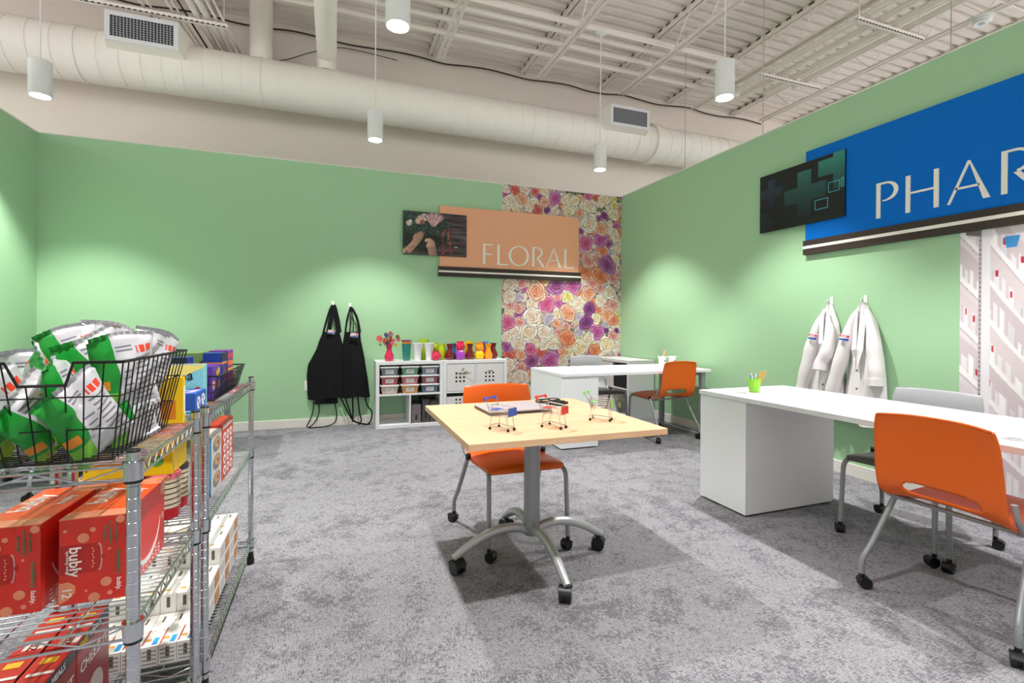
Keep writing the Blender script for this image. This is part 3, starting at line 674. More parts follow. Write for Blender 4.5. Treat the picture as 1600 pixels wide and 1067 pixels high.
make_chair('orange chair in front of the far white desk, seen from behind', orange_shell, (3.335, 4.40, 0), R(4), G1)
make_chair('nearest orange chair at lower right, pushed up to the near white desk', orange_shell, (2.568, 1.266, 0), R(-90), G1)
make_chair('grey chair behind the near white desk, by the pharmacy mural', grey_shell_lit, (3.055, 1.80, 0), R(97), G2, grey_seat_shaded)
make_chair('grey chair behind the far white desk, against the rose mural', grey_shell_lit, (2.87, 4.93, 0), R(180), G2, grey_seat_shaded)
make_chair('grey chair mostly hidden behind the wire rack boxes', grey_shell_lit, (-1.33, 4.98, 0), R(0), G2, grey_seat_shaded)
make_chair('grey chair at far left, only its legs seen through the rack', grey_shell_lit, (-2.13, 4.45, 0), R(-8), G2, grey_seat_shaded)

# ------------------------------------------------------------------ desks
def ring(mb, c, r0, r1, z0, z1, n=24):
    mb.lathe([(r0, z0), (r1, z0), (r1, z1), (r0, z1), (r0, z0)], c, n)
def desk(label, loc, rz, L, D, z, ped_side):
    """top spans x 0..L, y 0..D; pedestal at x = 0 end; steel leg frame at the other"""
    t = T('white_desk', label, 'desk', loc, rz, 'white desks with one pedestal')
    MB().box(0, L, 0, D, z - .028, z).build('desktop', white_lam, t, bevel=.0015)
    p = MB().box(.002, .402, .012, D - .012, .012, z - .031).build('pedestal', white_lam, t, bevel=.0012)
    MB().box(.02, .385, .03, D - .03, 0, .012).build('plinth', black_plastic, p)
    y = D - .012 if ped_side else .012; s = 1 if ped_side else -1
    for k, (a, b_) in enumerate(((.02, .30), (.305, .50), (.505, z - .04))):
        d = MB().box(.006, .398, min(y, y + s * .018), max(y, y + s * .018), a, b_).build('drawer', white_lam, p, bevel=.001)
        MB().box(.16, .25, min(y + s * .019, y + s * .026), max(y + s * .019, y + s * .026), b_ - .05, b_ - .04).build('handle', grey_metal, d)
    f = MB(); xx = L - .08
    for yy in (.05, D - .05): f.box(xx - .025, xx + .025, yy - .025, yy + .025, .03, z - .03)
    f.box(xx - .03, xx + .03, .02, D - .02, 0, .03).box(xx - .02, xx + .02, .05, D - .05, z - .07, z - .03)
    f.build('leg_frame', grey_metal, t, bevel=.003)
    for gx in (.22, L - .22):
        g = MB(); ring(g, (gx, .16 if not ped_side else .16, 0), .022, .036, z + .0002, z + .0022); g.lathe([(0, z + .0006), (.0225, z + .0006)], (gx, .16, 0), 24)
        g.build('grommet', M('grommet_grey', (170, 170, 172), .4), t, smooth=True)
    return t
ZT = .75
desk('white desk at right, running toward the camera past the orange chair', (2.405, 2.745, 0), R(-90), 1.83, .785, ZT, True)
desk('far white desk in front of the rose mural', (2.035, 4.17, 0), 0, 1.78, .785, .728, True)
desk('white desk at far left, glimpsed through the wire rack', (-2.72, 4.80, 0), 0, 1.80, .785, .73, True)

# ------------------------------------------------------------------ maple table
t = T('maple_table', 'square maple-topped table on a grey column with four arched feet', 'table', (.945, 2.275, 0))
MB().box(-.460, .460, -.475, .470, .710, .738).build('tabletop', maple, t, bevel=.0015)
MB().lathe([(.0, .14), (.040, .14), (.043, .16), (.041, .20), (.041, .66), (.0, .66)], n=28).build('column', grey_metal, t, smooth=True)
MB().box(-.25, .25, -.25, .25, .695, .7095).build('mounting_plate', dark_metal, t, bevel=.003)
MB().lathe([(.041, .62), (.055, .66), (.10, .695), (0, .695)], n=24).build('top_flange', grey_metal, t, smooth=True)
big = MB()
for s in (-1, 1): big.tube([(s * .006, 0, .034), (s * .026, 0, .034)], .034, 18)
big.tube([(-.005, 0, .034), (.005, 0, .034)], .030, 14); big.tube([(0, 0, .05), (0, 0, .082)], .012, 10)
big.grid(lambda u, v: ((u - .5) * .056, .039 * math.cos(R(15 + 150 * v)), .034 + .039 * math.sin(R(15 + 150 * v))), 2, 8)
big_me = big.mesh('caster', black_plastic, True)
for k in range(4):
    a = R(90 * k); d = Vector((math.cos(a), math.sin(a), 0))
    prof = [(.02, .155), (.07, .178), (.14, .185), (.22, .172), (.30, .140), (.36, .105), (.405, .078)]
    pts = smooth_path([d * r_ + Vector((0, 0, z_)) for r_, z_ in prof], 5)
    arm = MB(); n = len(pts); arm.tube(pts, [.021 + .004 * math.sin(math.pi * i / n) - .005 * i / n for i in range(n)], 12)
    ao = arm.build('foot', M('foot_silver', (190, 192, 196), .3, metal=.45), t, smooth=True)
    c = mesh_obj('caster', big_me, ao); c.location = d * .385; c.rotation_euler = (0, 0, (0.9, 2.0, .4, 2.6)[k])
# things on the table
t = T('laptop', 'closed silver-grey laptop lying on the maple table', 'laptop', (.905, 2.46, .738), R(3))
MB().box(-.175, .175, -.125, .125, .003, .013).build('base', M('laptop_dark', (70, 70, 74), .4, metal=.5), t, bevel=.003)
MB().box(-.175, .175, -.125, .125, .0135, .020).build('lid', M('laptop_lid', (186, 176, 182), .45, metal=.1), t, bevel=.002)
MB().tube([(-.12, .126, .012), (.12, .126, .012)], .005, 8).build('hinge', black_plastic, t)
for sx in (-1, 1):
    for sy in (-1, 1): MB().cyl((sx * .15, sy * .1, 0), (sx * .15, sy * .1, .004), .008, 10).build('rubber_foot', black_plastic, t)
t = T('power_adapter', 'black charger brick with coiled cable behind the laptop', 'charger', (1.19, 2.50, .738), R(20))
MB().box(-.05, .05, -.022, .022, 0, .028).build('brick', black_plastic, t, bevel=.005)
pts = []
for i in range(60):
    a = i * .55; pts.append((-.02 + .075 * math.cos(a) * (1 + .2 * math.sin(i * .7)), .055 + .04 * math.sin(a), .006 + .024 * abs(math.sin(i * .37))))
MB().tube(smooth_path(pts, 3), .0032, 6).build('cable', black_plastic, t)
MB().box(.05, .085, -.008, .008, .004, .018).build('plug', black_plastic, t, bevel=.002)
def toy_cart(label, loc, rz, rgb, nm):
    t = T('toy_shopping_cart', label, 'toy cart', loc, rz, 'miniature shopping carts on the table'); c = M('cart_' + nm, rgb, .4)
    w = MB(); r_ = .0011
    # basket: wider at the handle (back, -x), narrow at the nose (+x)
    B0 = [(-.032, -.024, .050), (.040, -.018, .052), (.040, .018, .052), (-.032, .024, .050)]
    B1 = [(-.040, -.030, .088), (.048, -.024, .084), (.048, .024, .084), (-.040, .030, .088)]
    w.tube(B0 + [B0[0]], r_, 5); w.tube(B1 + [B1[0]], r_ * 1.3, 5)
    mid = [tuple((a + b_) / 2 for a, b_ in zip(p, q_)) for p, q_ in zip(B0, B1)]; w.tube(mid + [mid[0]], r_ * .8, 4)
    for e in range(4):
        for k in range(7):
            f = k / 7; p = [B0[e][i] + (B0[(e + 1) % 4][i] - B0[e][i]) * f for i in range(3)]; q_ = [B1[e][i] + (B1[(e + 1) % 4][i] - B1[e][i]) * f for i in range(3)]
            w.tube([p, q_], r_ * .7, 4)
    for k in range(1, 6):
        f = k / 6; w.tube([(-.032 + .072 * f, -.024 + .006 * f, .050), (-.032 + .072 * f, .024 - .006 * f, .050)], r_ * .7, 4)
    t.scale = (1.2, 1.2, 1.2); cw_ = M('cart_wire', (176, 172, 168), .45, metal=.6)
    w.build('wire_basket', cw_, t)
    fr = MB()
    for s in (-1, 1):
        fr.tube([(-.058, s * .028, .112), (-.044, s * .030, .090), (-.028, s * .026, .046), (-.034, s * .026, .016), (.044, s * .018, .012)], .0014, 6)
        fr.tube([(.044, s * .018, .012), (.040, s * .018, .03), (.036, s * .018, .052)], .0012, 6)
    fr.tube([(.044, -.018, .012), (.044, .018, .012)], .0012, 6); fr.tube([(-.034, -.026, .016), (-.034, .026, .016)], .0012, 6)
    fr.build('frame', cw_, t)
    h = MB(); h.tube([(-.058, -.030, .112), (-.058, .030, .112)], .0034, 8)
    for s in (-1, 1): h.tube([(-.060, s * .030, .115), (-.052, s * .030, .104)], .0052, 8)
    h.build('handle', c, t)
    MB().box(.0495, .0515, -.023, .023, .056, .083).build('nose_panel', c, t)
    MB().box(-.036, -.010, -.020, .020, .073, .0745).build('child_seat', c, t)
    for (x, y) in ((-.034, -.026), (-.034, .026), (.044, -.018), (.044, .018)):
        wm = MB(); wm.tube([(x, y - .002, .0055), (x, y + .002, .0055)], .0055, 10); wm.tube([(x, y, .006), (x, y, .015)], .001, 5); wm.build('wheel', black_plastic, t, smooth=True)
toy_cart('tiny blue shopping cart nearest the table corner', (.69, 2.01, .738), R(-58), (50, 92, 196), 'blue')
toy_cart('tiny red shopping cart in front of the charger', (.925, 1.98, .738), R(-58), (228, 52, 40), 'red')
toy_cart('tiny green shopping cart at the right of the table', (1.21, 2.06, .738), R(-42), (140, 216, 110), 'green')
# ------------------------------------------------------------------ cube shelves by the back wall
SZ = .766
def shelf_frame(t, W_, D_, H_, th=.038, divs=(), top=None):
    """outer case of a cube shelf, local x 0..W, y 0..D (front at 0)"""
    MB().box(0, W_, 0, D_, H_ - th, H_).build('top_panel', white_lam, t, bevel=.001)
    MB().box(0, W_, 0, D_, 0, th).build('bottom_panel', white_lam, t, bevel=.001)
    for x in (0, W_ - th): MB().box(x, x + th, 0, D_, th, H_ - th).build('side_panel', white_lam, t, bevel=.001)
    for (x0, x1, z0, z1) in divs: MB().box(x0, x1, .002, D_, z0, z1).build('divider', white_lam, t, bevel=.0008)
YS = 5.69; DS = YB - .016 - YS
cube = T('cube_shelf', 'white open cube shelf holding clear bins, beside the aprons', 'shelf', (.445, YS, 0))
shelf_frame(cube, .772, DS, SZ, divs=((.038, .734, .372, .390), (.378, .394, .038, .372)))
c2 = T('cube_shelf', 'white cube shelf with perforated doors, next to the rose mural', 'shelf', (1.219, YS, 0))
shelf_frame(c2, .80, DS, SZ, divs=((.038, .762, .374, .390), (.392, .408, .038, .374), (.392, .408, .390, .728)))
hole_black = M('hole_black', (14, 14, 14), .9)
door_white = M('door_white', (228, 224, 226), .4, noise=.01)
for (x0, x1, z0, z1) in ((.042, .388, .394, .724), (.412, .758, .394, .724), (.042, .388, .042, .330), (.412, .758, .042, .330)):
    d = MB().box(x0, x1, .004, .02, z0, z1).build('door', door_white, c2, bevel=.0015)
    cx, cz = (x0 + x1) / 2 - .01, (z0 + z1) / 2 + (.0 if z0 > .3 else .06)
    for i in range(3):
        for j in range(3):
            h = MB(); h.tube([(cx + (i - 1) * .047, .0035, cz + (j - 1) * .047), (cx + (i - 1) * .047, .0055, cz + (j - 1) * .047)], .0125, 14); h.build('finger_hole', hole_black, d)
# sprigs poking out of the door holes
leaf_m = M('sprig_leaf', (110, 128, 74), .6); stem_m = M('sprig_stem', (150, 140, 110), .6)
def sprig(label, x, z, dirs):
    t = T('leaf_sprig', label, 'sprig', (x, YS + .003, z), group='sprigs tucked into the door holes')
    for (dx, dz, L) in dirs:
        p = Vector((dx, -.25, dz)).normalized() * L
        MB().tube([(0, .0, 0), tuple(p)], .0018, 5).build('stem', stem_m, t)
        q_ = p * .75; s = Vector((-dz, 0, dx)).normalized() * .009
        lf = MB(); lf.add([tuple(p * .35), tuple(q_ * .9 + s), tuple(p * 1.1), tuple(q_ * .9 - s), tuple(q_ * .9 + Vector((0, -.006, 0)))], [(0, 1, 4), (1, 2, 4), (2, 3, 4), (3, 0, 4)])
        lf.build('leaf', leaf_m, t)
sprig('leafy green sprig stuck in the left perforated door', 1.219 + .205, .606, ((.9, .25, .10), (.5, .8, .085), (-.8, .2, .07), (1, .05, .13)))
sprig('small dark sprig stuck in the right perforated door', 1.219 + .575, .606, ((-.5, .6, .04), (.6, .5, .05), (.1, .9, .035)))
# clear bins with white lids
lid_w = M('bin_lid', (244, 244, 246), .4); label_w = M('bin_label', (236, 234, 236), .6); ink = M('label_ink', (120, 118, 124), .7)
bins = [[('pale pink', (216, 190, 186)), ('orange', (214, 150, 84)), ('slate blue', (96, 108, 134))],
        [('red', (188, 84, 92)), ('dusty rose', (200, 120, 130)), ('dark rose', (150, 84, 100))],
        [('grey', (128, 134, 142)), ('green', (104, 150, 124)), ('grey-blue', (120, 130, 148))]]
for j in range(3):
    for i in range(3):
        nm, col = bins[j][i]
        t = T('storage_bin', '%s-filled clear bin, %s row, %s column of the open shelf' % (nm, ('bottom', 'middle', 'top')[j], ('left', 'centre', 'right')[i]), 'bin', (.445 + .155 + i * .232, YS + .15, .3905 + j * .106), group='lidded bins in the open shelf')
        c = 'bin_%d%d' % (i, j)
        b_ = MB(); zb, zt = 0, .088
        a0, a1 = (.082, .115), (.098, .135)
        b_.add([(-a0[0], -a0[1], zb), (a0[0], -a0[1], zb), (a0[0], a0[1], zb), (-a0[0], a0[1], zb), (-a1[0], -a1[1], zt), (a1[0], -a1[1], zt), (a1[0], a1[1], zt), (-a1[0], a1[1], zt)],
               [(0, 3, 2, 1), (4, 5, 6, 7), (0, 1, 5, 4), (1, 2, 6, 5), (2, 3, 7, 6), (3, 0, 4, 7)])
        b_.build('tub', M(c, col, .18, noise=.25, scale=60, coat=.5), t, bevel=.006)
        MB().box(-.107, .107, -.144, .144, .0885, .1035).build('lid', lid_w, t, bevel=.004)
        l = MB(); l.add([(-.045, -.1225, .022), (.045, -.1225, .022), (.045, -.1315, .068), (-.045, -.1315, .068)], [(0, 1, 2, 3)]); lo = l.build('label', label_w, t, solid=.001)
        for k in range(3):
            z_ = .034 + k * .012; yy = -.1225 - .009 * (z_ - .022) / .046 - .0012; MB().box(-.032, .032 - .02 * (k == 0), yy, yy + .0006, z_, z_ + .003).build('printed_line', ink, lo)
# grey binders in the lower right cell
for i, (x, w, h, c) in enumerate(((.405, .11, .215, (112, 104, 106)), (.53, .085, .27, (74, 70, 74)), (.625, .10, .25, (82, 72, 74)))):
    t = T('storage_box', ['low grey box at the left of the lower shelf cell', 'tall dark grey box in the middle of the lower shelf cell', 'dark brownish box at the right of the lower shelf cell'][i], 'box', (.445 + x, YS + .03, .0385), group='boxes in the lower shelf cell')
    MB().box(0, w, 0, .27, 0, h).build('body', M('boxcell_%d' % i, c, .7), t, bevel=.003)
    MB().box(w * .4, w * .6, -.002, 0, .04, h - .12).build('slot', M('slot_dark', (30, 28, 28), .8), t)
# vases
def gloss(nm, rgb): return M('vase_' + nm, rgb, .12, noise=.03, coat=.6)
VP = {'bulb': [(.0, 0), (.040, 0), (.047, .01), (.054, .04), (.052, .065), (.036, .10), (.027, .13), (.030, .165), (.042, .19), (.039, .19), (.024, .13), (.0, .12)],
      'round': [(0, 0), (.030, 0), (.05, .013), (.060, .042), (.052, .074), (.036, .091), (.042, .103), (.038, .103), (.033, .092), (0, .08)],
      'tumbler': [(0, 0), (.042, 0), (.046, .01), (.058, .19), (.055, .19), (.044, .02), (0, .015)],
      'flare': [(0, 0), (.040, 0), (.040, .01), (.046, .10), (.070, .20), (.066, .20), (.042, .10), (0, .02)],
      'gourd': [(0, 0), (.034, 0), (.052, .012), (.060, .045), (.053, .080), (.037, .099), (.047, .114), (.056, .140), (.051, .168), (.042, .184), (.047, .196), (.043, .196), (.038, .18), (0, .16)]}
VN = {'bulb': 'flared-neck vase', 'round': 'small round vase', 'tumbler': 'tumbler vase', 'flare': 'flared vase', 'gourd': 'double-bulge vase'}
def vase(label, x, y, kind, mats, s=1.0, sz=1.0, n=24, split=None):
    t = T('vase', label, 'vase', (x, y, SZ), group='vases on the cube shelves'); prof = [(r_ * s, z_ * sz) for r_, z_ in VP[kind]]
    if split:
        i = split; MB().lathe(prof[:i + 1], n=n).build('lower_bowl', mats[0], t, smooth=True); MB().lathe(prof[i:], n=n).build('upper_bowl', mats[1], t, smooth=True)
    else:
        MB().lathe(prof, n=n).build('bowl', mats[0], t, smooth=True)
    rim = max(z_ for _, z_ in prof); rr_ = [r_ for r_, z_ in prof if z_ == rim][0]
    MB().tube([((rr_ - .0015) * math.cos(a), (rr_ - .0015) * math.sin(a), rim) for a in [k * math.pi / 10 for k in range(20)]], .0022, 5, closed=True).build('rim', mats[-1], t, smooth=True)
    return t
pinkv, tealv, whitev = gloss('pink', (222, 20, 84)), gloss('teal', (18, 130, 122)), gloss('white', (236, 234, 238))
limev, yelv, redv, purv, orv, hotv, bluev = gloss('lime', (182, 204, 20)), gloss('yellow', (250, 212, 10)), gloss('darkred', (112, 14, 20)), gloss('purple', (168, 66, 190)), gloss('orange', (255, 160, 6)), gloss('hotpink', (232, 14, 88)), gloss('blue', (50, 110, 170))
plum = gloss('plum', (150, 36, 100))
vase('pink flared-neck vase holding the bouquet of paper flowers', .60, 5.79, 'bulb', [pinkv], 1.0, 1.0)
t = vase('teal tumbler vase with stacked plum and orange rims', .80, 5.80, 'tumbler', [tealv, plum], .95, 1.05)
MB().lathe([(.053, .20), (.056, .205), (.056, .222), (.052, .222)], n=24).build('orange_rim', orv, t, smooth=True)
MB().lathe([(.056, .2225), (.060, .225), (.061, .242), (.056, .242)], n=24).build('plum_rim', plum, t, smooth=True)
vase('white flared vase left of its twin, beside the teal tumbler', .93, 5.79, 'flare', [whitev], 1.0, 1.02, n=12)
vase('white flared vase right of its twin, in front of the lime rim', 1.065, 5.785, 'flare', [whitev], .95, 1.02, n=12)
vase('lime tumbler vase standing behind the white vases', 1.03, 5.93, 'tumbler', [limev], .98, 1.30)
vase('small pink round vase in front of the lime vase', 1.146, 5.76, 'round', [pinkv], .95, 1.05)
vase('lime double-bulge vase behind the small pink vase', 1.15, 5.89, 'gourd', [limev], .95, 1.05)
t = vase('yellow-green jug with a loop handle', 1.235, 5.86, 'round', [limev], .95, 1.85)
MB().tube(smooth_path([(.045, -.01, .05), (.085, -.03, .085), (.09, -.03, .14), (.05, -.01, .18)], 5), .010, 8).build('handle', yelv, t, smooth=True)
vase('dark red flared-neck vase between the yellow jug and the purple vase', 1.318, 5.80, 'bulb', [redv], 1.05, 1.0)
vase('blue flared-neck vase behind the dark red and purple vases', 1.40, 5.93, 'bulb', [bluev], 1.0, 1.0)
vase('purple round vase topped by a hot pink bowl', 1.45, 5.80, 'gourd', [purv, hotv], 1.0, 1.12, split=5)
vase('orange flared-neck vase half hidden behind the second dark red vase', 1.50, 5.93, 'bulb', [orv], 1.0, .95)
vase('dark red flared-neck vase between the purple and yellow vases', 1.572, 5.80, 'bulb', [redv], 1.05, 1.0)
vase('yellow tumbler vase at the back behind the dark red vase', 1.60, 5.95, 'tumbler', [yelv], .9, 1.14)
vase('yellow round vase topped by an orange bowl', 1.694, 5.80, 'gourd', [yelv, orv], 1.0, 1.02, split=5)
vase('red vase behind the yellow and orange vases', 1.765, 5.94, 'bulb', [hotv], 1.0, 1.05)
vase('blue tumbler vase at the back near the right end', 1.82, 5.97, 'tumbler', [gloss('sky', (60, 160, 210))], .8, 1.10)
vase('orange flared-neck vase at the right end', 1.808, 5.80, 'bulb', [orv], 1.0, .98)
vase('dark red flared-neck vase last in the row at right', 1.895, 5.87, 'bulb', [redv], 1.1, 1.02)
# bouquet of paper flowers
bq = T('flower_bouquet', 'bouquet of small bright paper flowers in the pink vase', 'bouquet', (.60, 5.79, SZ + .12))
fr = random.Random(4); cols = [(226, 96, 88), (206, 60, 74), (210, 120, 150), (196, 160, 70), (120, 104, 60), (240, 214, 170), (226, 170, 40), (70, 96, 130), (190, 70, 60), (160, 120, 150), (214, 84, 110), (130, 140, 80)]
for i in range(36):
    a = fr.uniform(0, 6.28); sp = fr.uniform(.015, .12); h = fr.uniform(.08, .205) - sp * .2
    x, y, z = sp * math.cos(a), sp * .6 * math.sin(a), h
    if i == 0: x, y, z = -.115, -.02, .145
    if i == 1: x, y, z = .01, -.02, .20
    s = MB().tube(smooth_path([(0, 0, -.08), (x * .25, y * .25, z * .5), (x, y, z)], 4), .0016, 5).build('stem', leaf_m, bq)
    rr_ = fr.uniform(.013, .024) if i else .032
    f = MB(); n = 7
    for k in range(n):
        b_ = 2 * math.pi * k / n; c, s2 = math.cos(b_), math.sin(b_)
        f.add([(x, y - .004, z), (x + rr_ * math.cos(b_ - .42), y - .010, z + rr_ * math.sin(b_ - .42)), (x + rr_ * 1.15 * c, y - .002, z + rr_ * 1.15 * s2), (x + rr_ * math.cos(b_ + .42), y - .010, z + rr_ * math.sin(b_ + .42)), (x + rr_ * .6 * c, y + .006, z + rr_ * .6 * s2)],
              [(0, 1, 2, 3), (0, 4, 1), (1, 4, 2), (2, 4, 3), (3, 4, 0)])
    f.build('flower_head', M('petal_%d' % (i % 12), cols[i % 12], .6), s)

# cube shelf against the right wall, open side to the left
c3 = T('cube_shelf', 'white cube shelf in the room corner behind the far desk', 'shelf', (3.50, 6.05, 0), R(-90))
shelf_frame(c3, .79, .385, .748, divs=((.038, .752, .366, .382), (.387, .403, .038, .366), (.387, .403, .382, .71)))
d = MB().box(.042, .383, .004, .02, .386, .706).build('door', door_white, c3, bevel=.0015)
for i in range(3):
    for j in range(3): MB().tube([(.25 + i * .045, .0035, .55 + j * .045), (.25 + i * .045, .0055, .55 + j * .045)], .012, 12).build('finger_hole', hole_black, d)
t = T('black_bin', 'black fabric bin in the corner cube shelf', 'bin', (3.515, 5.655, .3825), R(-90))
MB().box(.02, .345, .0, .33, 0, .30).build('body', M('bin_black', (16, 18, 28), .8), t, bevel=.006)
MB().box(.12, .245, -.004, 0, .20, .225).build('pull', M('pull_dark', (30, 30, 36), .8), t)
d = MB().box(.042, .383, .004, .02, .042, .30).build('door', door_white, c3, bevel=.0015)

fl = T('flower_bunch', 'bunch of pale artificial flowers in the bottom cell of the corner shelf', 'flowers', (3.515, 5.52, .0385))
fr2 = random.Random(9)
for i in range(14):
    x, y, z = fr2.uniform(-.06, .10), fr2.uniform(-.10, .10), fr2.uniform(.10, .25)
    st_ = MB().tube([(.03, 0, 0), (x, y, z)], .002, 5).build('stem', leaf_m, fl); r_ = fr2.uniform(.018, .03); f = MB()
    for k in range(6):
        a = k * 1.047; c, s2 = math.cos(a), math.sin(a); f.add([(x - .006, y, z), (x - .012, y + r_ * math.cos(a - .4), z + r_ * math.sin(a - .4)), (x - .004, y + r_ * 1.2 * c, z + r_ * 1.2 * s2), (x - .012, y + r_ * math.cos(a + .4), z + r_ * math.sin(a + .4))], [(0, 1, 2, 3)])
    f.build('flower_head', M('bunch_%d' % (i % 3), ((214, 206, 176), (140, 148, 96), (226, 206, 196))[i % 3], .7), st_, solid=.001)
# ------------------------------------------------------------------ small things on the desks
def pencil(parent, p, tilt, az, L, col, tip=True):
    d = Vector((math.sin(tilt) * math.cos(az), math.sin(tilt) * math.sin(az), math.cos(tilt))); p = Vector(p)
    o = MB().tube([p, p + d * L * .93], .0036, 6).build('pencil', col, parent)
    MB().tube([p + d * L * .93, p + d * L], [.0036, .0006], 6).build('tip', M('pencil_wood', (222, 184, 140), .6), o)
t = T('pencil_cup', 'lime green plastic cup of pens on the near white desk', 'cup', (2.68, 2.53, ZT))
limec = M('cup_lime', (150, 222, 60), .4)
MB().lathe([(0, .003), (.030, .003), (.032, 0), (.040, .085), (.043, .085), (.043, .092), (.037, .092), (.029, .008), (0, .008)], n=20).build('cup_body', limec, t, smooth=True)
dr = random.Random(5)
for i in range(34):
    a = dr.uniform(0, 6.28); z_ = dr.uniform(.012, .072); r_ = .0325 + .008 * z_ / .085; s = dr.uniform(.003, .006)
    c = Vector((math.cos(a), math.sin(a), 0)); e = Vector((-math.sin(a), math.cos(a), 0)); o_ = c * (r_ + .0006) + Vector((0, 0, z_))
    MB().add([tuple(o_ + e * s * math.cos(k) + Vector((0, 0, s * math.sin(k))) + c * .0002) for k in (0, 1.05, 2.1, 3.14, 4.2, 5.24)], [(0, 1, 2, 3, 4, 5)]).build('spot', M(('spot_y', 'spot_k', 'spot_w')[i % 3], ((236, 216, 40), (30, 40, 24), (220, 240, 200))[i % 3], .5), t)
orp, whp, blp = M('pencil_orange', (245, 160, 30), .4), M('pen_white', (235, 236, 240), .3), M('pen_blue', (70, 120, 200), .3)
for p in ((.015, .0, .01), (.012, .012, .01), (.018, -.008, .01)): pencil(t, p, .42, R(-15) + p[1] * 14, .15, orp)
for k, (az, m) in enumerate(((2.2, whp), (2.9, blp), (1.4, whp), (3.6, whp), (.9, blp), (4.2, whp))): pencil(t, (.008 * math.cos(az), .008 * math.sin(az), .01), .2, az, .115 + .006 * (k % 3), m)
for i, (x, y) in enumerate(((3.60, 4.72), (3.72, 4.70))):
    t = T('white_cup', ['white cup holding pens and orange scissors, left of the pair on the far desk', 'white printed cup, right of the pair on the far desk'][i], 'cup', (x, y, .728), group='white cups on the far desk')
    cw = M('cup_white', (240, 240, 242), .4)
    MB().lathe([(0, .003), (.034, .003), (.036, 0), (.048, .10), (.053, .10), (.053, .11), (.046, .11), (.034, .008), (0, .008)], n=20).build('cup_body', cw, t, smooth=True)
    MB().add([(-.008, -.0455, .05), (.012, -.0455, .05), (.012, -.0475, .066), (-.008, -.0475, .066)], [(0, 1, 2, 3)]).build('print', M('cup_print', (150, 90, 110), .6), t, solid=.0008)
    if i == 0:
        for k, (az, m, L) in enumerate(((.2, orp, .19), (.5, whp, .18), (-.2, orp, .17), (2.4, whp, .13), (3.0, M('pen_dark', (40, 44, 60), .4), .125), (3.5, M('pen_dark'), .12))): pencil(t, (.01 * math.cos(az), .01 * math.sin(az), .012), .26, az, L, m)
# stacked items under the far desk beside the corner shelf
def outlet(label, loc, rot, name='wall_outlet'):
    t = T(name, label, 'outlet', loc, rot, 'white wall outlets'); w = M('outlet_white', (236, 234, 232), .4)
    MB().box(-.036, .036, -.006, 0, -.058, .058).build('plate', w, t, bevel=.003)
    for s in (-1, 1):
        s_ = MB().box(-.017, .017, -.008, -.0058, s * .02 - .014, s * .02 + .014).build('socket', w, t, bevel=.002)
        for k in (-1, 1): MB().box(k * .006 - .001, k * .006 + .001, -.0084, -.0079, s * .02 - .003, s * .02 + .006).build('slit', hole_black, s_)
outlet('white wall outlet behind the far orange chair', (XR, 4.28, .45), R(-90))
outlet('white wall outlet low beside the aprons and shelf', (.375, YB - .0145, .05), 0)
outlet('white wall plate half hidden at the left of the aprons', (-.285, YB, .48), 0)

# ------------------------------------------------------------------ aprons and lab coats
black_cloth = M('black_cloth', (20, 20, 23), .8, noise=.2, scale=300, spec=.2); white_cloth = M('white_cloth', (240, 234, 238), .8, noise=.02, scale=200, spec=.2)
def hook(label, loc, rz, group):
    t = T('wall_hook', label, 'hook', loc, rz, group); w = M('hook_white', (236, 236, 238), .4)
    MB().box(-.014, .014, -.006, 0, -.03, .045).build('plate', w, t, bevel=.004)
    MB().tube(smooth_path([(0, -.004, -.012), (0, -.03, -.018), (0, -.045, -.004), (0, -.045, .012)], 5), .005, 8).build('prong', w, t, smooth=True)
def interp(tab, z):
    for (z0, a0), (z1, a1) in zip(tab, tab[1:]):
        if z1 <= z <= z0:
            f = (z0 - z) / (z0 - z1); f = f * f * (3 - 2 * f) if False else f
            return [p + (q_ - p) * f for p, q_ in zip(a0, a1)]
    return tab[-1][1]
def garment(tab, depth, folds, amp, nu=44, nv=60, seed=1, base=.012):
    """tab: (z, (left, right)) outline from top to bottom; closed hanging volume whose back lies near the wall (y = 0) and front bulges to -y"""
    z0, z1 = tab[0][0], tab[-1][0]; rg = random.Random(seed); ph = [rg.uniform(0, 6.28) for _ in range(6)]
    def fn(u, v):
        z = z0 + (z1 - z0) * v; l, r_ = interp(tab, z); a = u * 2
        if a <= 1: s = a; front = True
        else: s = 2 - a; front = False
        x = l + (r_ - l) * s; prof = (math.sin(math.pi * min(max(s, 0), 1))) ** .45
        if front:
            fo = amp * (.25 + .75 * v) * (math.sin(folds * math.pi * s + ph[0] + .8 * math.sin(2 * v + ph[1])) + .5 * math.sin(2.3 * folds * s + ph[2] + 1.2 * v))
            y = -base - prof * (depth * (.35 + .65 * v) + fo)
        else: y = -base - prof * depth * .12
        return (x, y, z + .008 * math.sin(7 * s + ph[3]) * v * v)
    return MB().grid(fn, nu, nv, closeu=True)
def badge(parent, loc, rx, rz_, w=.075, h=.042):
    """store badge: red top, white lettering band, blue foot"""
    o = bpy.data.objects.new('badge', None)
    b_ = MB().box(-w / 2, w / 2, -.004, 0, -h / 2, h / 2).build('badge', M('badge_white', (236, 234, 240), .5), parent, bevel=.002)
    b_.location = loc; b_.rotation_euler = (rx, rz_, 0)
    MB().box(-w * .46, w * .46, -.0046, -.004, h * .08, h * .42).build('red_band', M('badge_red', (204, 44, 52), .5), b_)
    MB().prism([(-w * .46, -h * .42), (w * .46, -h * .42), (w * .46, -h * .02), (-w * .46, -h * .22)], lambda u, v, d: (u, -d, v), .004, .0046).build('blue_band', M('badge_blue', (30, 70, 170), .5), b_)
    MB().box(-w * .34, w * .2, -.0049, -.0046, h * .16, h * .3).build('print_line', M('badge_white'), b_)
    return b_
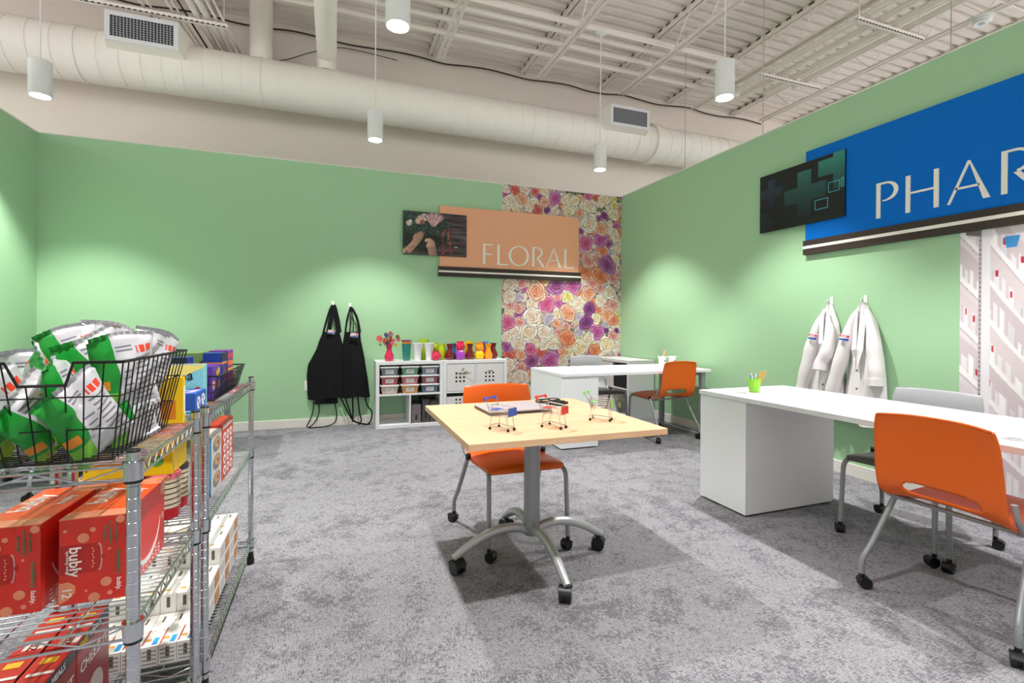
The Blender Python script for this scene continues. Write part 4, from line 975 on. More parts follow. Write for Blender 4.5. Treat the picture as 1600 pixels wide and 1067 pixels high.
def strap(parent, pts, w=.012, name='strap', mat=None):
    P = smooth_path(pts, 6); mb = MB(); n = len(P); vs = []
    for i, p in enumerate(P):
        d = (P[min(i + 1, n - 1)] - P[max(i - 1, 0)]).normalized(); s = d.cross(Vector((0, 1, .15))); s = s.normalized() * w if s.length > 1e-4 else Vector((w, 0, 0))
        vs += [p - s / 2, p + s / 2]
    mb.add(vs, [(2 * i, 2 * i + 1, 2 * i + 3, 2 * i + 2) for i in range(n - 1)])
    return mb.build(name, mat or black_cloth, parent, solid=.0022)
hook('white wall hook holding the left apron', (-.018, YB, 1.415), 0, 'apron hooks')
hook('white wall hook holding the right apron', (.174, YB, 1.395), 0, 'apron hooks')
t = T('apron', 'black apron on the left hook, wider and with a slanted badge', 'apron', (-.018, YB - .004, 0), group='black aprons on the wall')
garment([(1.10, (-.105, .075)), (1.0, (-.145, .10)), (.90, (-.175, .125)), (.80, (-.225, .15)), (.72, (-.265, .17)), (.60, (-.275, .185)), (.45, (-.27, .19)), (.325, (-.262, .20))], .05, 4.2, .012, seed=3).build('skirt', black_cloth, t, smooth=True)
strap(t, [(-.10, -.03, 1.09), (-.075, -.035, 1.20), (-.03, -.045, 1.36), (0, -.045, 1.415)], .022); strap(t, [(.07, -.03, 1.09), (.05, -.035, 1.22), (.02, -.045, 1.36), (0, -.045, 1.41)], .06)
strap(t, [(-.04, -.03, 1.10), (-.02, -.038, 1.25), (0, -.044, 1.40)], .05)
badge(t, (-.015, -.058, 1.10), R(-4), R(12))
MB().box(-.19, .06, -.05, -.02, .265, .33).build('pocket_hem', black_cloth, t, bevel=.004)
for pts in ([(-.20, -.03, .30), (-.21, -.035, .18), (-.24, -.05, .09), (-.27, -.07, .02), (-.20, -.09, .006)], [(-.15, -.03, .30), (-.145, -.035, .17), (-.19, -.06, .06), (-.25, -.08, .01)], [(.02, -.03, .29), (.05, -.04, .14), (.02, -.06, .04), (-.10, -.08, .008), (-.24, -.085, .006)]): strap(t, pts, .012, 'tie')
t = T('apron', 'black apron on the right hook, narrower, overlapping the left one', 'apron', (.174, YB - .004, 0), group='black aprons on the wall')
garment([(1.10, (-.055, .115)), (1.0, (-.075, .125)), (.90, (-.085, .145)), (.80, (-.09, .165)), (.70, (-.09, .18)), (.55, (-.085, .205)), (.33, (-.075, .232))], .085, 4.6, .014, seed=8).build('skirt', black_cloth, t, smooth=True)
strap(t, [(-.05, -.05, 1.09), (-.035, -.05, 1.24), (-.005, -.05, 1.36), (0, -.045, 1.395)], .02); strap(t, [(.11, -.05, 1.09), (.08, -.05, 1.25), (.03, -.05, 1.36), (0, -.045, 1.39)], .03)
strap(t, [(.0, -.05, 1.10), (.008, -.05, 1.28), (.004, -.045, 1.39)], .012); strap(t, [(.04, -.05, 1.10), (.03, -.05, 1.28), (.006, -.045, 1.38)], .012)
badge(t, (.045, -.092, 1.065), R(-4), R(6), .085, .048)
for pts in ([(-.10, -.05, .33), (-.03, -.06, .18), (.04, -.07, .06), (.16, -.08, .012), (.23, -.085, .008)], [(-.05, -.05, .33), (.0, -.06, .17), (.05, -.07, .05), (.18, -.085, .010)], [(.09, -.05, .33), (.11, -.06, .15), (.13, -.07, .06), (.10, -.09, .010)], [(.17, -.05, .33), (.20, -.05, .22), (.25, -.06, .15), (.24, -.07, .05), (.20, -.09, .010)], [(.03, -.05, .33), (.035, -.06, .2), (.035, -.06, .04)]): strap(t, pts, .016, 'tie')
# lab coats: local x runs toward the camera (−Y), local −y points into the room
hook('white wall hook holding the left lab coat', (XR, 2.889, 1.40), R(-90), 'lab coat hooks')
hook('white wall hook holding the right lab coat', (XR, 2.613, 1.40), R(-90), 'lab coat hooks')
def coat(label, y, tab, sl, sr, bpos, seed):
    t = T('lab_coat', label, 'coat', (XR - .004, y, 0), R(-90), 'white lab coats on the wall')
    garment(tab, .085, 5.0, .017, seed=seed, nv=70).build('coat_body', white_cloth, t, smooth=True)
    for pts, rad, nm in ((sl, .042, 'sleeve'), (sr, .042, 'sleeve')):
        P = smooth_path(pts, 6); n = len(P); s = MB(); s.tube(P, [rad * (.45 + .75 * min(1, 2.2 * i / n) + .05 * math.sin(i * .9 + seed)) for i in range(n)], 14); so = s.build(nm, white_cloth, t, smooth=True)
        e = P[-1]; d = (P[-1] - P[-3]).normalized(); MB().tube([e - d * .05, e + d * .003], rad * 1.24, 14).build('cuff', white_cloth, so, smooth=True)
    l0 = MB(); z_ = 1.30
    for s in (-1, 1):
        l = MB(); l.add([(s * .012, -.066, 1.36), (s * .05, -.072, 1.24), (s * .045, -.092, 1.02), (s * .008, -.105, .86), (s * .0, -.10, 1.0)], [(0, 1, 2, 4), (4, 2, 3)] if s > 0 else [(0, 4, 2, 1), (4, 3, 2)])
        l.build('lapel', white_cloth, t, solid=.003)
    MB().tube([(.0, -.028, 1.385), (.0, -.05, 1.41), (.004, -.046, 1.42)], .006, 8).build('hanging_loop', white_cloth, t, smooth=True)
    for k in range(3):
        b_ = MB(); b_.tube([(.02, -.118, .86 - .14 * k), (.02, -.123, .86 - .14 * k)], .008, 10); b_.build('button', M('button', (200, 196, 196) if k else (120, 96, 96), .4), t)
    badge(t, bpos, R(-4), R(8), .085, .05)
coat('white lab coat on the left hook with one cuff folded across', 2.889, [(1.385, (-.016, .016)), (1.32, (-.055, .04)), (1.22, (-.10, .075)), (1.10, (-.135, .09)), (.95, (-.15, .105)), (.80, (-.16, .12)), (.62, (-.18, .13)), (.44, (-.19, .14))],
     [(-.025, -.035, 1.33), (-.075, -.05, 1.22), (-.115, -.07, 1.06), (-.15, -.08, .88), (-.19, -.08, .70), (-.225, -.075, .56)], [(.01, -.05, 1.28), (.045, -.075, 1.15), (.04, -.10, 1.0), (.0, -.115, .90), (-.005, -.125, .84)], (-.065, -.128, 1.11), 2)
coat('white lab coat on the right hook with sleeves hanging', 2.613, [(1.385, (-.016, .016)), (1.32, (-.06, .045)), (1.22, (-.09, .10)), (1.10, (-.10, .125)), (.95, (-.11, .15)), (.80, (-.13, .165)), (.62, (-.15, .175)), (.44, (-.16, .18))],
     [(-.025, -.04, 1.33), (-.065, -.065, 1.22), (-.095, -.09, 1.06), (-.135, -.10, .88), (-.185, -.10, .70), (-.215, -.095, .58)], [(.03, -.04, 1.32), (.085, -.06, 1.18), (.12, -.075, 1.0), (.135, -.085, .86), (.14, -.085, .76)], (-.06, -.148, 1.11), 5)
# ------------------------------------------------------------------ chrome wire racks
def post_mesh():
    prof = [(.0127, 0)]; z = .02
    while z < .93:
        prof += [(.0127, z - .0016), (.0117, z - .0006), (.0117, z + .0006), (.0127, z + .0016)]; z += .0254
    prof += [(.0127, .928)]
    return MB().lathe(prof, n=14).mesh('post', chrome, True)
_post = post_mesh()
_cap = MB().lathe([(0, .933), (.010, .933), (.0125, .930), (.0125, .926), (0, .926)], n=14).mesh('post_cap', black_plastic, True)
_foot = MB().lathe([(0, 0), (.017, 0), (.018, .02), (.0132, .05), (.0132, .062), (0, .062)], n=14).mesh('levelling_foot', black_plastic, True)
_collar = MB().lathe([(.0129, -.030), (.0175, -.030), (.0195, .008), (.0129, .008)], n=18).mesh('collar', chrome, True)
_cring = MB().lathe([(.0129, -.036), (.0165, -.036), (.0165, -.030), (.0129, -.030)], n=18).mesh('collar_ring', black_plastic, True)
def rack(label, x0, x1, y0, y1, levels):
    t = T('wire_rack', label, 'rack', (0, 0, 0), group='chrome wire racks')
    for x in (x0, x1):
        for y in (y0, y1):
            p = mesh_obj('post', _post, t); p.location = (x, y, 0)
            mesh_obj('post_cap', _cap, p); mesh_obj('foot', _foot, p)
    for z in levels:
        s = MB(); e = .004
        corners = [(x0, y0), (x1, y0), (x1, y1), (x0, y1)]
        for zz, rr_ in ((z - .002, .0032), (z - .030, .0032)):
            for k in range(4):
                (a, b_), (c, d) = corners[k], corners[(k + 1) % 4]; ln = math.hypot(c - a, d - b_); ux, uy = (c - a) / ln * .017, (d - b_) / ln * .017
                s.tube([(a + ux, b_ + uy, zz), (c - ux, d - uy, zz)], rr_, 6)
        for k in range(4):       # snaking truss wire between the two rails
            (a, b_), (c, d) = corners[k], corners[(k + 1) % 4]; ln = math.hypot(c - a, d - b_); n = max(4, int(ln / (.075 if k in (0, 2) else .022))); pts = []
            for i in range(n + 1):
                f = .04 + .92 * i / n; zz = (z - .004, z - .028)[i % 2]; pts.append((a + (c - a) * f, b_ + (d - b_) * f, zz))
            s.tube(pts, .0019, 5)
        so = s.build('shelf', chrome, t, smooth=True)
        w = MB(); n = int((y1 - y0) / .0215)
        for i in range(1, n):
            yy = y0 + (y1 - y0) * i / n; w.tube([(x0, yy, z + .0012), (x1, yy, z + .0012)], .0017, 5)
        for i in (1, 2): xx = x0 + (x1 - x0) * i / 3; w.tube([(xx, y0, z - .002), (xx, y1, z - .002)], .0024, 5)
        wo = w.build('wire_deck', chrome, so, smooth=True); wo['kind'] = 'stuff'
        for x in (x0, x1):
            for y in (y0, y1):
                c = mesh_obj('collar', _collar, so); c.location = (x, y, z); c2_ = mesh_obj('collar_ring', _cring, so); c2_.location = (x, y, z)
    return t
ZA, ZM, ZB_ = .900, .565, .115
rack('short chrome wire rack nearest the camera, under the snack basket', -.73, -.395, 1.23, 1.712, (ZA, ZM, ZB_))
rack('longer chrome wire rack behind the short one, loaded with cartons', -.725, -.388, 1.795, 2.715, (ZA, ZM, ZB_))
SH = .0034   # goods rest on the deck wires

def wire_basket(label, x0, x1, y0, y1, X0, X1, Y0, Y1, h, z, notch=None, step=.03):
    t = T('wire_basket', label, 'basket', ((x0 + x1) / 2, (y0 + y1) / 2, z), group='black wire baskets'); ox, oy = (x0 + x1) / 2, (y0 + y1) / 2
    B = [(x0 - ox, y0 - oy), (x1 - ox, y0 - oy), (x1 - ox, y1 - oy), (x0 - ox, y1 - oy)]; U = [(X0 - ox, Y0 - oy), (X1 - ox, Y0 - oy), (X1 - ox, Y1 - oy), (X0 - ox, Y1 - oy)]
    def at(k, f, v):
        b0, b1, u0, u1 = B[k], B[(k + 1) % 4], U[k], U[(k + 1) % 4]
        b_ = (b0[0] + (b1[0] - b0[0]) * f, b0[1] + (b1[1] - b0[1]) * f); u_ = (u0[0] + (u1[0] - u0[0]) * f, u0[1] + (u1[1] - u0[1]) * f)
        return (b_[0] + (u_[0] - b_[0]) * v, b_[1] + (u_[1] - b_[1]) * v, .003 + h * v)
    rim = MB(); pts = []
    for k in range(4):
        if k == 0 and notch:
            a, b_, vv = notch; pts += [at(0, 0, 1), at(0, a - .02, 1), at(0, a + .02, vv), at(0, b_ - .02, vv), at(0, b_ + .02, 1)]
        else: pts.append(at(k, 0, 1))
    rim.tube(pts, .0034, 7, closed=True); rim.build('rim', black_wire, t, smooth=True)
    side = MB()
    for k in range(4):
        ln = math.hypot(U[(k + 1) % 4][0] - U[k][0], U[(k + 1) % 4][1] - U[k][1]); n = max(3, int(ln / step))
        for i in range(n):
            f = i / n; top = 1.0
            if k == 0 and notch and notch[0] < f < notch[1]: top = notch[2]
            side.tube([at(k, f, 0), at(k, f, top)], .0015, 5)
    for v in (.0, .33, .66):
        side.tube([at(k, 0, v) for k in range(4)], .0017 if v else .0026, 5, closed=True)
    so = side.build('side_wires', black_wire, t); so['kind'] = 'stuff'
    base = MB(); n = int((y1 - y0) / .02)
    for i in range(1, n): yy = B[0][1] + (y1 - y0) * i / n; base.tube([(B[0][0], yy, .003), (B[1][0], yy, .003)], .0015, 5)
    n = int((x1 - x0) / .05)
    for i in range(1, n): xx = B[0][0] + (x1 - x0) * i / n; base.tube([(xx, B[0][1], .0025), (xx, B[3][1], .0025)], .0015, 5)
    bo = base.build('base_wires', black_wire, t); bo['kind'] = 'stuff'
    return t
wire_basket('black wire basket full of snack bags on the near rack', -.725, -.445, 1.27, 1.62, -.765, -.408, 1.214, 1.67, .212, ZA + SH, notch=(.49, .75, .78))
wire_basket('black wire basket of cookie boxes on the far rack', -.70, -.425, 2.10, 2.58, -.72, -.405, 2.06, 2.63, .095, ZA + SH, step=.025)

# ------------------------------------------------------------------ snack bags
bag_white = M('bag_white', (216, 214, 222), .24, metal=.15, noise=.12, scale=25); bag_ink = M('bag_ink', (120, 120, 132), .4); bag_green = M('bag_green', (32, 150, 54), .25, noise=.2, scale=14)
bag_lime = M('bag_lime', (120, 190, 60), .25); bag_orange = M('bag_orange', (240, 150, 40), .3); bag_red = M('bag_red', (226, 70, 44), .3); bag_blue = M('bag_blue', (24, 92, 190), .25, noise=.15, scale=14)
def bag_mesh(kind, seed):
    rg = random.Random(seed); w, h, th = .150, .185, .026; ph = [rg.uniform(0, 6.28) for _ in range(6)]
    def side(sgn):
        def fn(u, v):
            e = min(v, 1 - v); pr = (max(0, math.sin(math.pi * u))) ** .55 * (max(0, math.sin(math.pi * min(max((v - .05) / .9, 0), 1)))) ** .65
            cr = .006 * math.sin(6 * u + 5 * v + ph[0]) + .005 * math.sin(13 * u * v + ph[1]) + .0035 * math.sin(17 * v + 9 * u + ph[2])
            cr += .011 * (abs(math.sin(7 * u + ph[3] + 3 * v)) - .6) * (1 if e < .3 else .3)
            x = (u - .5) * w * (1 - .10 * math.sin(math.pi * v)); y = sgn * (th * pr + cr * pr)
            if e < .05: y = .0022 * math.sin(60 * u) + .010 * math.sin(5 * u + ph[4]) * (1 if v > .5 else -1)
            return (x, y + .012 * math.sin(2.2 * v + ph[5]), v * h + (.006 * math.sin(4 * u + ph[1]) if v > .9 else 0))
        return fn
    mb = MB()
    def front(u, v):
        if v < .05 or v > .95: return 0
        d = math.hypot((u - .5) * 1.0, (v - .34) * 1.5)
        if kind == 'white':
            return 4 if d < .13 else (5 if .66 < v < .82 and .2 < u < .8 and int(u * 14) % 3 else 0)
        if d < .16: return 4
        if .16 <= d < .21: return 3
        if .60 < v < .80 and .18 < u < .82: return 0 if (int(u * 20) % 4) else 5
        return 6 if kind == 'blue' else (2 if v > .25 or u < .3 else 3)
    def back(u, v):
        edge = .70
        if u > edge: return 6 if kind == 'blue' else (0 if kind == 'white' else (4 if .34 < v < .46 and u > .82 else 3 if v < .30 else 2))
        if .12 < v < .70 and .10 < u < .42 and int(v * 44) % 3 == 0: return 1
        if .34 < v < .60 and .46 < u < .64 and int(v * 44) % 4 == 0: return 1
        if .76 < v < .83 and .08 < u < .36 and int(u * 40) % 4: return 5
        if .77 < v < .86 and .42 < u < .66: return 1 if int(v * 44) % 2 else 0
        return 0
    mb.grid(side(-1), 36, 44, matf=front); mb.grid(side(1), 36, 44, matf=back)
    return mb.mesh('bag', [bag_white, bag_ink, bag_green, bag_lime, bag_orange, bag_red, bag_blue], True)
bag_meshes = {(k, s): bag_mesh(k, s) for k in ('green', 'white', 'blue') for s in (1, 2, 3)}
BAGS = [(-.462, 1.395, 1.100, -128, 8, 'green', 'standing green and silver bag at the right front, back label showing'),
        (-.474, 1.585, 1.105, -118, -16, 'white', 'white bag with a pointed top at the far right corner'),
        (-.535, 1.43, 1.105, -122, 24, 'green', 'green and silver bag leaning right, second from the right'),
        (-.60, 1.52, 1.118, -125, 18, 'green', 'tall green bag with its silver back rising at centre'),
        (-.655, 1.47, 1.07, -70, 62, 'green', 'green bag lying over with an orange picture, above the basket notch'),
        (-.69, 1.59, 1.085, -60, 50, 'blue', 'blue bag lying behind the green ones'),
        (-.70, 1.53, 1.055, 168, 4, 'white', 'flat white bag facing the camera at the far left'),
        (-.655, 1.34, 1.000, -118, 38, 'green', 'green bag low in the basket at far left'),
        (-.592, 1.315, .990, -108, 44, 'green', 'green bag with orange print low behind the notch'),
        (-.548, 1.33, 1.03, -85, 8, 'green', 'narrow green bag standing upright at the notch edge'),
        (-.500, 1.305, .993, -120, 34, 'green', 'green bag with red print at the lower right front'),
        (-.482, 1.44, .990, -112, 12, 'green', 'silver-backed bag low against the right side'),
        (-.486, 1.565, .990, -112, 6, 'white', 'white bag low at the far right'),
        (-.585, 1.60, 1.125, -118, -10, 'white', 'white bag at the back with a blue corner seal')]
for i, (x, y, z, az, lean, kd, lb) in enumerate(BAGS):
    rot = Matrix.Rotation(R(az), 4, 'Z') @ Matrix.Rotation(R((i * 37) % 17 - 8), 4, 'X') @ Matrix.Rotation(R(lean), 4, 'Y')
    o = tag(mesh_obj('snack_bag', bag_meshes[(kd, 1 + i % 3)]), lb, 'snack bag', 'snack bags in the wire basket')
    o.matrix_world = Matrix.Translation((x, y, z - (.02 if z > 1.05 else 0))) @ rot @ Matrix.Translation((0, 0, -.0925))

# ------------------------------------------------------------------ cartons
def carton(name, label, cat, x0, x1, y0, y1, z0, z1, mat, group=None, bevel=.0012, rz=0.0):
    t = T(name, label, cat, ((x0 + x1) / 2, (y0 + y1) / 2, z0), rz, group)
    w, d, h = (x1 - x0) / 2, (y1 - y0) / 2, z1 - z0
    b_ = MB().box(-w, w, -d, d, 0, h).build('box', mat, t, bevel=bevel); t['dims'] = (w, d, h)
    return t
def decal(t, face, pts, mat, name='print', lift=.0006):
    """flat printed patch; pts are (u, v) fractions of the face, u to the viewer's right"""
    w, d, h = t['dims']
    f = {'-y': lambda u, v, e: (-w + 2 * w * u, -d - e, h * v), '+x': lambda u, v, e: (w + e, -d + 2 * d * u, h * v), 'top': lambda u, v, e: (-w + 2 * w * u, -d + 2 * d * v, h + e)}[face]
    return MB().prism(pts, f, .0001, lift).build(name, mat, t)
def rect(a, b_, c, d): return [(a, c), (b_, c), (b_, d), (a, d)]
def disc(cu, cv, ru, rv, n=14, a0=0, a1=360): return [(cu + ru * math.cos(R(a0 + (a1 - a0) * k / n)), cv + rv * math.sin(R(a0 + (a1 - a0) * k / n))) for k in range(n)]
def lettering(t, face, body, u, v, size, mat, rot=0.0, shear=0.0, bold=0.0, lift=.0014, sx=1.0):
    w, d, h = t['dims']
    loc = {'-y': (-w + 2 * w * u, -d - lift, h * v), '+x': (w + lift, -d + 2 * d * u, h * v), 'top': (-w + 2 * w * u, -d + 2 * d * v, h + lift)}[face]
    base = {'-y': Matrix.Rotation(R(90), 4, 'X'), '+x': Matrix.Rotation(R(90), 4, 'Z') @ Matrix.Rotation(R(90), 4, 'X'), 'top': Matrix.Identity(4)}[face]
    o = text(body, size, mat, t, (0, 0, 0), (0, 0, 0), shear=shear, bold=bold)
    o.matrix_local = Matrix.Translation(loc) @ base @ Matrix.Rotation(R(rot), 4, 'Z') @ Matrix.Diagonal((sx, 1, 1, 1)); return o
ink_w = M('print_white', (246, 240, 238), .5); ink_k = M('print_black', (24, 22, 24), .5); ink_y = M('print_yellow', (250, 200, 40), .5)
# strawberry sparkling water twelve-packs
bub = M('bubly_red', (230, 50, 38), .32, noise=.03); bub_o = M('bubly_orange', (250, 88, 34), .32); bub_p = M('bubly_peach', (246, 150, 116), .35); bub_d = M('bubly_dark', (190, 32, 28), .35); bub_g = M('bubly_teal', (40, 140, 112), .4)
for i, (x0, x1, y0, rz, lb) in enumerate(((-.571, -.449, 1.352, 0, 'red strawberry sparkling water twelve-pack beside the near rack post'), (-.716, -.594, 1.345, R(-2), 'red strawberry sparkling water twelve-pack at the far left of the shelf'))):
    t = carton('drink_carton', lb, 'carton', x0, x1, y0, y0 + .272, ZM + SH, ZM + SH + .19, bub, 'sparkling water cartons', rz=rz)
    w, d, h = t['dims']
    MB().box(-w + .001, w - .001, -d + .001, d - .001, h - .0005, h + .0008).build('top_flap', bub_o, t)
    decal(t, 'top', rect(.0, 1, .0, .16), bub_p, 'print', .0014); decal(t, 'top', disc(.85, .95, .3, .12), bub_p, 'print', .0012); decal(t, 'top', disc(.1, .6, .1, .06), bub_p, 'print', .0012)
    decal(t, 'top', rect(.47, .485, .16, 1), bub_d, 'print', .0013)
    decal(t, '-y', rect(.0, .56, .36, .70), bub_d, 'can_picture', .0005); decal(t, '-y', disc(.60, .53, .045, .165), M('can_rim', (220, 190, 190), .3, metal=.5), 'can_rim', .0006); decal(t, '-y', disc(.585, .53, .042, .15), bub_d, 'can_lid', .0007)
    decal(t, '-y', disc(.66, .53, .03, .03), bub_d, 'can_tab', .0007)
    for cu, cv, ru in ((.36, .77, .09), (.50, .86, .045), (.09, .87, .03), (.70, .22, .085), (.76, .08, .04), (.40, .14, .02), (.75, .61, .025), (.92, .95, .07), (.52, .05, .09)): decal(t, '-y', disc(cu, cv, ru, ru * .64), bub_p, 'bubble', .0006)
    decal(t, '-y', [(.0, .02), (.13, .06), (.24, .14), (.24, .22), (.14, .27), (.0, .26)], bub_p, 'corner_badge', .0006)
    for k in range(7): decal(t, '-y', disc(.50 + .012 * (k % 2), .42 + k * .036, .014, .010), bub_p, 'bubble', .0009)
    lettering(t, '-y', 'bubly', .235, .50, .031, ink_w, -90, bold=.012); lettering(t, '-y', 'sparkling water', .13, .50, .0085, ink_w, -90)
    lettering(t, '-y', 'strawberry', .90, .44, .0125, bub_g, -90, bold=.012); lettering(t, '-y', 'bubly.', .90, .175, .0125, ink_w, -90, bold=.01)
    for k, s in enumerate(('no calories', 'no sweeteners', 'all smiles.')): lettering(t, '-y', s, .86 - .085 * k, .80, .0092, (bub_g, bub_g, bub_g)[k], -90)
    lettering(t, '-y', '12', .11, .145, .024, ink_w, -90, bold=.01)
    lettering(t, 'top', 'bubly', .25, .58, .056, ink_w, 90, bold=.012); lettering(t, 'top', 'bubly', .76, .60, .030, ink_w, 90)
    # smile on the long side
    w, d, h = t['dims']; sm = MB(); n = 20
    P = [(-d + 2 * d * (.5 + .36 * math.cos(R(200 + 150 * k / n))), h * (.62 + .46 * math.sin(R(200 + 150 * k / n)))) for k in range(n + 1)]
    for k in range(n):
        (a, b_), (c, e) = P[k], P[k + 1]; tk = .012 * (0.5 + .5 * math.sin(math.pi * k / n)); sm.add([(w + .0006, a, b_), (w + .0006, c, e), (w + .0006, c, e - tk), (w + .0006, a, b_ - tk)], [(0, 3, 2, 1)])
    sm.build('smile', ink_w, t, solid=.0006)
    decal(t, '+x', disc(.93, .9, .07, .10), bub_p, 'bubble'); decal(t, '+x', disc(.93, .5, .03, .05), bub_p, 'bubble'); lettering(t, '+x', '12', .93, .90, .022, ink_w)
    for k in range(9):
        for j in range(3): decal(t, '+x', rect(.12 + .085 * k, .165 + .085 * k, .04 + .05 * j, .055 + .05 * j), ink_w, 'print', .0005)
# cheese cracker boxes on the lowest shelf
cz = M('cracker_red', (208, 34, 26), .35, noise=.05); czd = M('cracker_maroon', (150, 24, 30), .35); navy = M('cracker_navy', (34, 34, 54), .4)
for i, (x0, y0, pos) in enumerate(((-.666, 1.322, 'right front'), (-.666, 1.511, 'right rear'), (-.7345, 1.326, 'left front'), (-.7345, 1.5115, 'left rear'))):
    t = carton('cracker_box', 'red cheese cracker box on the bottom shelf, %s of four' % pos, 'box', x0, x0 + .064, y0, y0 + .182, ZB_ + SH, ZB_ + SH + .275, cz, 'cracker boxes')
    decal(t, '+x', rect(0, 1, .89, 1), navy); decal(t, '+x', rect(0, 1, 0, .88), czd); decal(t, '+x', disc(.55, .35, .25, .17), M('cracker_grey', (190, 176, 176), .5), 'print', .001)
    lettering(t, '+x', 'CHEEZ-IT', .5, .72, .036, ink_w, 0, bold=.008, shear=.1); lettering(t, '+x', 'FREE', .18, .943, .021, ink_y, bold=.01); lettering(t, '+x', 'MEALS', .55, .943, .021, ink_w, bold=.01)
    decal(t, 'top', rect(.25, .75, .70, .82), ink_y, 'sticker', .001); decal(t, 'top', rect(.30, .95, .05, .22), M('logo_white', (240, 226, 220), .5), 'print', .0008)
    lettering(t, 'top', 'ZEE', .62, .135, .026, czd, 90, bold=.012); lettering(t, 'top', 'I', .62, .48, .07, ink_w, 90, bold=.02); decal(t, 'top', rect(.0, 1, .985, 1), czd)
# white cartons, stacked one, two and three high on the far rack's lowest shelf
wc = M('carton_white', (232, 230, 226), .5, noise=.02); w_side = M('carton_print_grey', (150, 150, 154), .6); tan = M('carton_tan', (196, 140, 86), .5, noise=.35, scale=60); cblue = M('carton_blue', (40, 150, 214), .5); cor = M('carton_gold', (214, 160, 50), .5); crd = M('carton_red', (186, 50, 44), .5)
proto = {}
def white_carton(kind, x, y, z, label):
    if kind not in proto:
        t = carton('white_carton', label, 'carton', x, x + .0475, y, y + .186, z, z + .064, wc, 'white food cartons on the lowest shelf'); proto[kind] = t
        decal(t, 'top', rect(.42, .56, .72, .90), M('carton_stamp', (96, 84, 70), .6)); decal(t, 'top', rect(.10, .45, .16, .22), cor); decal(t, '-y', rect(.40, .62, .30, .86), M('carton_stamp'))
        if kind == 0:
            decal(t, 'top', rect(.58, .88, .04, .24), cblue); decal(t, 'top', rect(.02, .10, .05, .5), crd)
            for k in range(4): decal(t, '-y', rect(.10, .90, .12 + .2 * k, .19 + .2 * k), w_side)
        decal(t, '+x', rect(.52, .96, .12, .88), tan, 'food_picture')
        for k in range(4): decal(t, '+x', rect(.06, .46 - .05 * (k % 2), .2 + .16 * k, .25 + .16 * k), w_side)
        return t
    c = copy_tree(proto[kind]); c.location = (x + .02375, y + .093, z); c['label'] = label; return c
RW = ('nearest', 'second', 'third', 'fourth'); CN = ('first', 'second', 'third', 'fourth', 'fifth', 'sixth')
for row, (y, layers) in enumerate(((1.815, 1), (2.005, 2), (2.195, 3), (2.385, 3))):
    for lay in range(layers):
        for c in range(6):
            if lay < layers - 1 and c < 4 and row > 0: continue     # wholly buried cartons are not in view
            if c < 5 or True:
                nm = 'white carton, %s row from the camera, %s from the left%s' % (RW[row], CN[c], '' if layers == 1 else (', ' + ('bottom' if lay == 0 else 'top' if lay == layers - 1 else 'middle') + ' of its stack'))
                white_carton(0 if row == 0 else 1, -.712 + c * .0487, y, ZB_ + SH + lay * .0643, nm)
# supports for the hidden stack centres
for row, (y, layers) in enumerate(((2.005, 1), (2.195, 2), (2.385, 2))):
    t = carton('bulk_case', 'plain white shipping case hidden under the %s row of white cartons' % RW[row + 1], 'carton', -.712, -.519, y, y + .186, ZB_ + SH, ZB_ + SH + .0643 * layers - .0004, wc)
# cans with lids
can_red = M('can_red', (196, 26, 40), .3); can_lab = M('can_label', (226, 214, 186), .5); lid_clear = M('lid_pinkish', (222, 190, 190), .25); lid_pink = M('lid_pink', (232, 110, 130), .3); lid_dark = M('lid_dark', (52, 50, 54), .35)
for i, (x, y, lm, lb) in enumerate(((-.520, 1.872, lid_pink, 'red can with a pink-rimmed lid behind the right twelve-pack'), (-.615, 1.865, lid_clear, 'red can with a clear lid, middle of the front row'), (-.698, 1.872, lid_clear, 'red can with a clear lid at the left'),
                                (-.522, 1.972, lid_dark, 'dark-lidded can behind the pink-rimmed can'), (-.613, 1.968, lid_dark, 'dark-lidded can in the middle of the back row'), (-.70, 1.972, lid_dark, 'dark-lidded can at the left of the back row'))):
    t = T('food_can', lb, 'can', (x, y, ZM + SH), group='lidded cans on the middle shelf')
    MB().lathe([(0, 0), (.044, 0), (.045, .004), (.045, .135), (.043, .138), (0, .138)], n=28).build('can_body', can_red, t, smooth=True)
    lb_ = MB(); lb_.grid(lambda u, v: (.0456 * math.cos(R(-100 + 110 * u)), .0456 * math.sin(R(-100 + 110 * u)), .035 + .095 * v), 14, 1); lb_.build('label', can_lab, t, solid=.0006)
    for k in range(5):
        l2 = MB(); l2.grid(lambda u, v: (.0462 * math.cos(R(-90 + 88 * u)), .0462 * math.sin(R(-90 + 88 * u)), .045 + .017 * k + .004 * v), 10, 1); l2.build('label_line', M('label_dark', (90, 70, 56), .6), t, solid=.0004)
    MB().lathe([(.0455, .128), (.0475, .128), (.0475, .143), (.045, .146), (.040, .146), (.039, .142), (0, .142)], n=28).build('lid', lm, t, smooth=True)
    MB().lathe([(0, .1425), (.020, .1425), (.020, .1435), (0, .1435)], n=16).build('lid_mark', M('lid_mark', (130, 120, 124), .4), t)
yb = M('yellow_box', (250, 206, 24), .4, noise=.05)
t = carton('yellow_box', 'yellow box lying on the cans beneath the top shelf', 'box', -.715, -.485, 1.83, 1.99, ZM + SH + .1465, ZM + SH + .1465 + .13, yb)
decal(t, '-y', disc(.62, .55, .10, .16), crd, 'tomato_print'); decal(t, '-y', disc(.82, .35, .08, .14), M('print_green', (90, 170, 70), .5), 'leaf_print'); decal(t, '-y', rect(.1, .45, .3, .7), M('print_orange', (232, 140, 30), .5))
t = carton('yellow_pouch_box', 'upright yellow box behind the snack basket', 'box', -.60, -.418, 1.678, 1.70, ZA + SH, ZA + SH + .135, yb)
decal(t, '-y', rect(.5, .9, .1, .5), M('print_orange')); decal(t, '+x', rect(.2, .8, .2, .8), ink_w)
